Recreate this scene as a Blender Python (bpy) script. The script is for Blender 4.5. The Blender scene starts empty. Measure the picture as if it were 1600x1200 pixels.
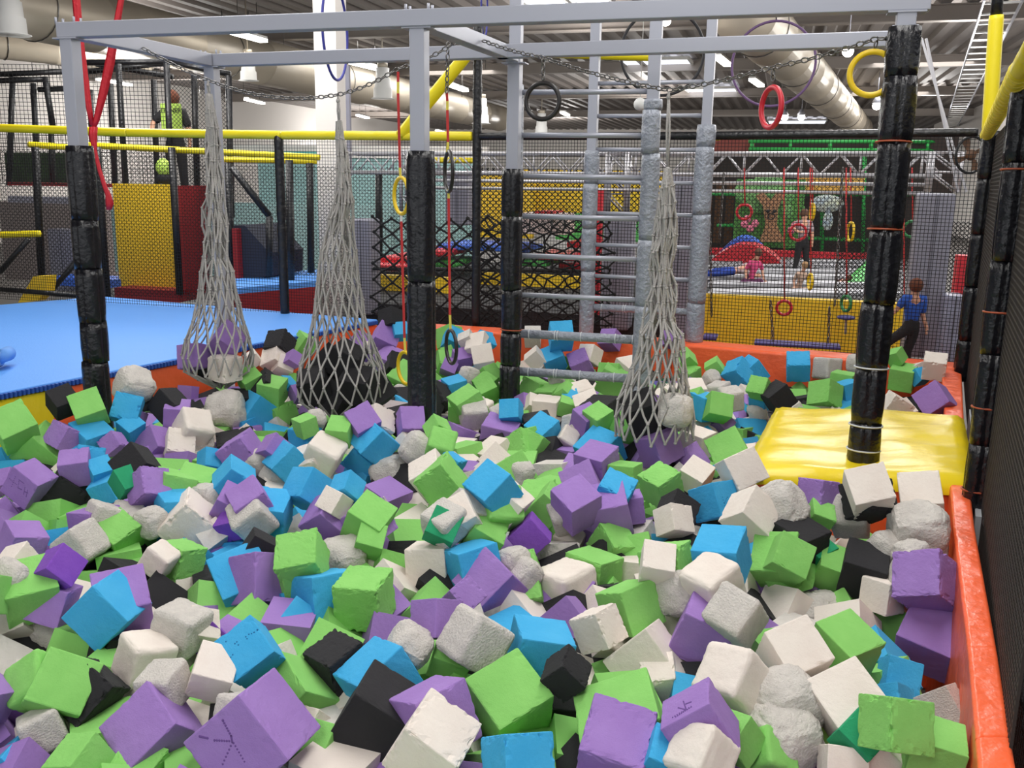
import bpy, bmesh, math, random
from mathutils import Vector, Matrix, noise
random.seed(7)
SC = bpy.context.scene
COL = SC.collection
# ------------------------------------------------------------------ camera, world, exposure
CAMZ = 2.5                       # the foam and the pads lie about 1 m above the hall floor
F = 1454.0
PITCH, ROLL = math.radians(12.2), math.radians(0.9)
C0 = Vector((0, 0, CAMZ))
FW = Vector((0, math.cos(PITCH), -math.sin(PITCH)))
_R = Vector((1, 0, 0)); _U = _R.cross(FW)
RT = _R*math.cos(ROLL) + _U*math.sin(ROLL)
UP = -_R*math.sin(ROLL) + _U*math.cos(ROLL)
cd = bpy.data.cameras.new('camera'); cam = bpy.data.objects.new('camera', cd); COL.objects.link(cam)
cd.sensor_width = 36.0; cd.lens = F/1600*36.0; cd.clip_end = 300
M3 = Matrix((RT, UP, -FW)).transposed()
cam.matrix_world = Matrix.Translation(C0) @ M3.to_4x4()
SC.camera = cam
SC.view_settings.view_transform = 'Standard'; SC.view_settings.look = 'None'
SC.view_settings.gamma = 1.0; SC.view_settings.use_curve_mapping = False
SC.view_settings.exposure = 0.0
w = bpy.data.worlds.new('world'); SC.world = w; w.use_nodes = True
w.node_tree.nodes['Background'].inputs[0].default_value = (0.93, 0.96, 1.0, 1)
w.node_tree.nodes['Background'].inputs[1].default_value = 1.15
SC.cycles.max_bounces = 6; SC.cycles.diffuse_bounces = 3; SC.cycles.glossy_bounces = 2
SC.cycles.use_denoising = True
TH = math.radians(-15.8)         # the hall's own axes against the camera's
AU = Vector((math.cos(TH), math.sin(TH), 0)); AV = Vector((-math.sin(TH), math.cos(TH), 0))
UZ = Vector((0, 0, 1))
def UV(u, v, h): return AU*u + AV*v + Vector((0, 0, CAMZ+h))
def ray(x, y): return FW + RT*((x-800)/F) + UP*((600-y)/F)
def onz(x, y, h): d = ray(x, y); return C0 + d*(h/d.z)
def ony(x, y, Y): d = ray(x, y); return C0 + d*(Y/d.y)
def onpl(x, y, P, Q):            # on the upright plane through P and Q
    n = (Q-P).cross(UZ); d = ray(x, y); return C0 + d*((P-C0).dot(n)/d.dot(n))
def area(name, loc, sx, sy, power, color=(1, 1, 1), rz=TH):
    l = bpy.data.lights.new(name, 'AREA'); l.shape = 'RECTANGLE'; l.size = sx; l.size_y = sy
    l.energy = power; l.color = color
    o = bpy.data.objects.new(name, l); COL.objects.link(o); o.location = loc; o.rotation_euler = (0, 0, rz); return o
# daylight falling through the roof's skylights and the hall's rows of lamps, all hung under the deck
for (u, v, sx, sy, p) in ((0.3, 4.2, 1.6, 7, 290), (3.9, 8, 1.4, 8, 150), (-5.0, 7.5, 1.4, 8, 260), (-1.5, -3.5, 3, 5, 300),
                          (-8, 16, 1.5, 12, 420), (2, 17, 1.5, 12, 420), (10, 20, 1.5, 12, 300), (-12, 34, 3, 16, 800), (4, 36, 3, 16, 800), (-3, 52, 8, 6, 500)):
    area('skylight_glow', UV(u, v, 4.0), sx, sy, p, (1, .985, .96))

# unseen point lights added to brighten the roof deck and the walls
for (u, v, h, p) in ((-4, 3, 2.6, 70), (3, 3, 2.6, 60), (-8, 10, 2.2, 260), (1, 12.5, 2.6, 200), (7, 13, 2.6, 150), (-15, 20, 2.4, 420), (-5, 24, 2.8, 300), (4, 26, 2.8, 300), (-23, 34, 2.0, 900), (-24, 54, 2.0, 900), (-6, 42, 2.8, 500), (6, 46, 2.8, 400), (-14, 62, 2.5, 900)):
    l = bpy.data.lights.new('roof_fill_light', 'POINT'); l.energy = p; l.shadow_soft_size = .5; l.color = (1, .975, .94)
    o = bpy.data.objects.new('roof_fill_light', l); COL.objects.link(o); o.location = UV(u, v, h)

# ------------------------------------------------------------------ helpers
def srgb(r, g, b):
    f = lambda c: ((c/255+.055)/1.055)**2.4 if c > 10 else c/255/12.92
    return (f(r), f(g), f(b), 1)
MATS = {}
def mat(name, rgb=(128, 128, 128), rough=.6, metal=0, bump=None, emit=0, var=None, coat=0, wrinkle=None):
    if name in MATS: return MATS[name]
    m = bpy.data.materials.new(name); m.use_nodes = True; nt = m.node_tree; b = nt.nodes['Principled BSDF']
    c = srgb(*rgb); b.inputs['Base Color'].default_value = c
    b.inputs['Roughness'].default_value = rough; b.inputs['Metallic'].default_value = metal
    if coat: b.inputs['Coat Weight'].default_value = coat; b.inputs['Coat Roughness'].default_value = .2
    if emit:
        b.inputs['Emission Color'].default_value = c; b.inputs['Emission Strength'].default_value = emit
    tc = nt.nodes.new('ShaderNodeTexCoord')
    if var:                       # soft blotches of colour: (scale, second colour, amount)
        n = nt.nodes.new('ShaderNodeTexNoise'); n.inputs['Scale'].default_value = var[0]; n.inputs['Detail'].default_value = 4
        r = nt.nodes.new('ShaderNodeValToRGB'); r.color_ramp.elements[0].position = .5-.5*var[2]; r.color_ramp.elements[1].position = .75
        r.color_ramp.elements[0].color = c; r.color_ramp.elements[1].color = srgb(*var[1])
        nt.links.new(tc.outputs['Object'], n.inputs['Vector']); nt.links.new(n.outputs['Fac'], r.inputs['Fac']); nt.links.new(r.outputs['Color'], b.inputs['Base Color'])
    prev = None
    for k in (bump or (), wrinkle or ()):
        if not k: continue
        n = nt.nodes.new('ShaderNodeTexNoise'); n.inputs['Scale'].default_value = k[0]; n.inputs['Detail'].default_value = 5
        src = tc.outputs['Object']
        if len(k) > 3:
            mp = nt.nodes.new('ShaderNodeMapping'); mp.inputs['Scale'].default_value = k[3]
            nt.links.new(src, mp.inputs['Vector']); src = mp.outputs['Vector']
        bp = nt.nodes.new('ShaderNodeBump'); bp.inputs['Strength'].default_value = k[1]; bp.inputs['Distance'].default_value = k[2]
        nt.links.new(src, n.inputs['Vector']); nt.links.new(n.outputs['Fac'], bp.inputs['Height'])
        if prev: nt.links.new(prev.outputs['Normal'], bp.inputs['Normal'])
        nt.links.new(bp.outputs['Normal'], b.inputs['Normal']); prev = bp
    MATS[name] = m; return m
ORG = {}
def tag(o, label=None, cat=None, group=None, kind=None):
    if label: o['label'] = label
    if cat: o['category'] = cat
    if group: o['group'] = group
    if kind: o['kind'] = kind
    return o
def thing(name, loc, label, cat, group=None):
    o = bpy.data.objects.new(name, None); COL.objects.link(o); o.location = loc; o.empty_display_size = .1
    ORG[o] = Vector(loc); return tag(o, label, cat, group)
class MB:
    def __init__(s): s.v = []; s.f = []; s.sm = []
    def add(s, vs, fs, smooth=False):
        n = len(s.v); s.v += [Vector(v) for v in vs]
        for f in fs: s.f.append([i+n for i in f]); s.sm.append(smooth)
        return s
    def box(s, c, sz, ax=None, rz=None):
        X, Y, Z = ax or ((AU, AV, UZ) if rz is None else (Vector((math.cos(rz), math.sin(rz), 0)), Vector((-math.sin(rz), math.cos(rz), 0)), UZ))
        c = Vector(c); a, b, d = sz[0]/2, sz[1]/2, sz[2]/2
        vs = [c+X*(i*a)+Y*(j*b)+Z*(k*d) for k in (-1, 1) for j in (-1, 1) for i in (-1, 1)]
        return s.add(vs, [(0, 2, 3, 1), (4, 5, 7, 6), (0, 1, 5, 4), (1, 3, 7, 5), (3, 2, 6, 7), (2, 0, 4, 6)])
    def bar(s, P, Q, wd, ht=None, up=UZ):          # a square bar from P to Q
        P = Vector(P); Q = Vector(Q); d = (Q-P); L = d.length; d.normalize()
        x = d.cross(up)
        if x.length < 1e-3: x = d.cross(AV)
        x.normalize(); y = x.cross(d).normalized()
        return s.box((P+Q)/2, (wd, L, ht or wd), ax=(x, d, y))
    def tube(s, pts, r, n=10, closed=False, cap=True, smooth=True):
        pts = [Vector(p) for p in pts]; m = len(pts); rr = r if isinstance(r, (list, tuple)) else [r]*m
        ref = None; rings = []
        for i, p in enumerate(pts):
            a = pts[(i-1) % m] if (closed or i > 0) else p; b = pts[(i+1) % m] if (closed or i < m-1) else p
            t = (b-a)
            if t.length < 1e-9: t = Vector((0, 0, 1))
            t.normalize()
            if ref is None: ref = t.orthogonal().normalized()
            x = (ref - t*ref.dot(t))
            if x.length < 1e-5: x = t.orthogonal()
            x.normalize(); ref = x; y = t.cross(x)
            rings.append([p+(x*math.cos(2*math.pi*k/n)+y*math.sin(2*math.pi*k/n))*rr[i] for k in range(n)])
        vs = [v for q in rings for v in q]; fs = []
        for i in range(m if closed else m-1):
            j = (i+1) % m
            for k in range(n): fs.append((i*n+k, i*n+(k+1) % n, j*n+(k+1) % n, j*n+k))
        if cap and not closed: fs += [tuple(range(n-1, -1, -1)), tuple((m-1)*n+k for k in range(n))]
        return s.add(vs, fs, smooth)
    def ring(s, c, nrm, R, r, n=28, k=8, squash=1):
        nrm = Vector(nrm).normalized(); x = nrm.orthogonal().normalized()
        if abs(nrm.z) < .99:
            x = UZ.cross(nrm).normalized()
        y = nrm.cross(x)
        return s.tube([Vector(c)+x*(math.cos(2*math.pi*i/n)*R)+y*(math.sin(2*math.pi*i/n)*R*squash) for i in range(n)], r, k, closed=True)
    def ball(s, c, r, n=10, sc=(1, 1, 1)):
        c = Vector(c); vs = [c+Vector((0, 0, r*sc[2]))]; m = n//2
        for i in range(1, m):
            a = math.pi*i/m
            for k in range(n):
                b = 2*math.pi*k/n; vs.append(c+Vector((math.sin(a)*math.cos(b)*sc[0], math.sin(a)*math.sin(b)*sc[1], math.cos(a)*sc[2]))*r)
        vs.append(c-Vector((0, 0, r*sc[2]))); fs = []
        for k in range(n): fs.append((0, 1+k, 1+(k+1) % n))
        for i in range(m-2):
            for k in range(n):
                a = 1+i*n; fs.append((a+k, a+n+k, a+n+(k+1) % n, a+(k+1) % n))
        a = 1+(m-2)*n
        for k in range(n): fs.append((a+k, len(vs)-1, a+(k+1) % n))
        return s.add(vs, fs, True)
    def prism(s, poly, h0, h1):                    # plan polygon between two heights (relative to the camera)
        n = len(poly)
        vs = [Vector((p[0], p[1], CAMZ+h0)) for p in poly]+[Vector((p[0], p[1], CAMZ+h1)) for p in poly]
        fs = [tuple(range(n-1, -1, -1)), tuple(range(n, 2*n))]+[(i, (i+1) % n, n+(i+1) % n, n+i) for i in range(n)]
        return s.add(vs, fs)
    def plate(s, poly, d):                         # polygon given in 3D, thickened along d
        n = len(poly); d = Vector(d)
        vs = [Vector(p) for p in poly]+[Vector(p)+d for p in poly]
        return s.add(vs, [tuple(range(n-1, -1, -1)), tuple(range(n, 2*n))]+[(i, (i+1) % n, n+(i+1) % n, n+i) for i in range(n)])
    def build(s, name, m, parent=None, bevel=0, sub=0):
        me = bpy.data.meshes.new(name); o = bpy.data.objects.new(name, me)
        base = Vector((0, 0, 0))
        if parent is not None: base = ORG[parent]
        elif s.v:
            lo = [min(v[i] for v in s.v) for i in range(3)]; hi = [max(v[i] for v in s.v) for i in range(3)]
            base = Vector(((lo[0]+hi[0])/2, (lo[1]+hi[1])/2, lo[2]))
        me.from_pydata([v-base for v in s.v], [], s.f); me.polygons.foreach_set('use_smooth', s.sm)
        bm = bmesh.new(); bm.from_mesh(me); bmesh.ops.recalc_face_normals(bm, faces=bm.faces); bm.to_mesh(me); bm.free()
        if m: me.materials.append(m)
        COL.objects.link(o); ORG[o] = base
        if parent is not None: o.parent = parent
        else: o.location = base
        if bevel:
            b = o.modifiers.new('bevel', 'BEVEL'); b.width = bevel; b.segments = 3; b.limit_method = 'ANGLE'
            for p in me.polygons: p.use_smooth = True
            b.harden_normals = False
            we = o.modifiers.new('wn', 'WEIGHTED_NORMAL'); we.keep_sharp = True
        if sub:
            q = o.modifiers.new('sub', 'SUBSURF'); q.levels = sub; q.render_levels = sub
        return o
def sub_org(o, parent):           # a sub-part shares its part's origin
    ORG[o] = ORG[parent]
def struct(o): o['kind'] = 'structure'; return o

steel = mat('painted_grey_steel', (164, 166, 177), .38, .25, bump=(9, .05, .01))
black_pad = mat('black_vinyl_padding', (20, 20, 25), .24, 0, bump=(30, .35, .02), wrinkle=(9, .6, .03, (1, 1, .35)))
grey_pad = mat('grey_foil_padding', (150, 155, 166), .34, .15, bump=(38, .7, .02), wrinkle=(14, .6, .03))
chain_m = mat('zinc_chain', (120, 118, 116), .35, .9)
rope_m = mat('grey_white_rope', (178, 174, 170), .85, bump=(170, .8, .01))
yellow_vinyl = mat('yellow_vinyl', (242, 214, 24), .32, bump=(4, .18, .03), wrinkle=(1.6, .4, .06, (1, 2.2, 1)))
orange_vinyl = mat('orange_vinyl', (248, 104, 58), .36, bump=(10, .3, .02), wrinkle=(7, .5, .04, (1, 1, 1)))
yellow_tube = mat('yellow_tube_sleeve', (236, 216, 26), .42, bump=(14, .2, .02))
black_tube = mat('black_tube_sleeve', (24, 24, 27), .35, bump=(25, .5, .02))
black_net = mat('black_net_cord', (22, 22, 23), .8)
black_metal = mat('black_metal', (26, 27, 31), .45)
ring_yellow = mat('yellow_gym_ring', (236, 200, 30), .4)
ring_black = mat('black_gym_ring', (38, 34, 33), .35)
ring_red = mat('red_gym_ring', (205, 40, 55), .35)
strap_red = mat('red_webbing', (196, 52, 52), .75)
strap_yellow = mat('yellow_webbing', (232, 214, 90), .75)
silk_red = mat('red_silk', (190, 22, 38), .5, bump=(30, .4, .02))
tie_white = mat('white_cable_tie', (205, 208, 212), .5)
tie_orange = mat('orange_cable_tie', (176, 84, 52), .5)
grey_cushion = mat('grey_vinyl_cushion', (142, 141, 154), .5, bump=(6, .3, .03))
truss_m = mat('silver_truss', (196, 194, 198), .35, .5)
blue_mat_m = mat('blue_foam_mat', (92, 158, 240), .6, bump=(2, .15, .03), wrinkle=(120, .5, .004, (1, .25, 1)))
blue_dark = mat('dark_blue_mat', (40, 84, 170), .6)
white_wall = mat('white_wall', (238, 233, 228), .8, bump=(2, .05, .02))
teal_m = mat('pale_teal_panel', (178, 216, 216), .7)
yellow_pnl = mat('yellow_panel', (246, 206, 42), .55)
red_pnl = mat('dark_red_panel', (150, 28, 34), .55)
red_br = mat('bright_red_vinyl', (214, 44, 56), .5)
green_br = mat('green_vinyl', (88, 190, 92), .5)
green_pipe = mat('green_pipe', (40, 160, 70), .5)
navy = mat('navy_panel', (28, 32, 52), .6)
white_m = mat('white_plastic', (232, 232, 230), .5)
lamp_m = mat('lit_lamp', (255, 250, 240), .5, emit=9)
bulb_m = mat('lit_bulb', (255, 248, 236), .5, emit=20)
sky_m = mat('lit_skylight', (235, 242, 255), .5, emit=2.2)
duct_m = mat('galvanised_duct', (182, 172, 156), .4, .3, bump=(3, .1, .02))
deck_m = mat('roof_deck', (132, 125, 121), .6, .1)
skin_m = mat('skin', (214, 160, 132), .55)
hair_br = mat('brown_hair', (92, 58, 40), .7)
FOAM = {}
for k, c, c2 in (('b', (40, 156, 212), (70, 172, 222)), ('g', (122, 188, 92), (140, 204, 108)), ('p', (142, 106, 176), (158, 124, 192)), ('w', (234, 226, 216), (224, 212, 202)),
                 ('k', (30, 29, 32), (38, 37, 40)), ('t', (28, 142, 94), (36, 152, 104)), ('v', (116, 62, 172), (134, 80, 186)), ('r', (222, 216, 208), (200, 194, 188))):
    FOAM[k] = mat({'b': 'blue', 'g': 'lime_green', 'p': 'lilac', 'w': 'cream', 'k': 'black', 't': 'deep_green', 'v': 'violet', 'r': 'grey'}[k]+'_foam', c, .9,
                  bump=(60, .18 if k != 'r' else .4, .012), var=(1.6 if k != 'r' else 7, c2, .9), wrinkle=(9, .12, .03) if k != 'r' else (20, .5, .02))

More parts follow.
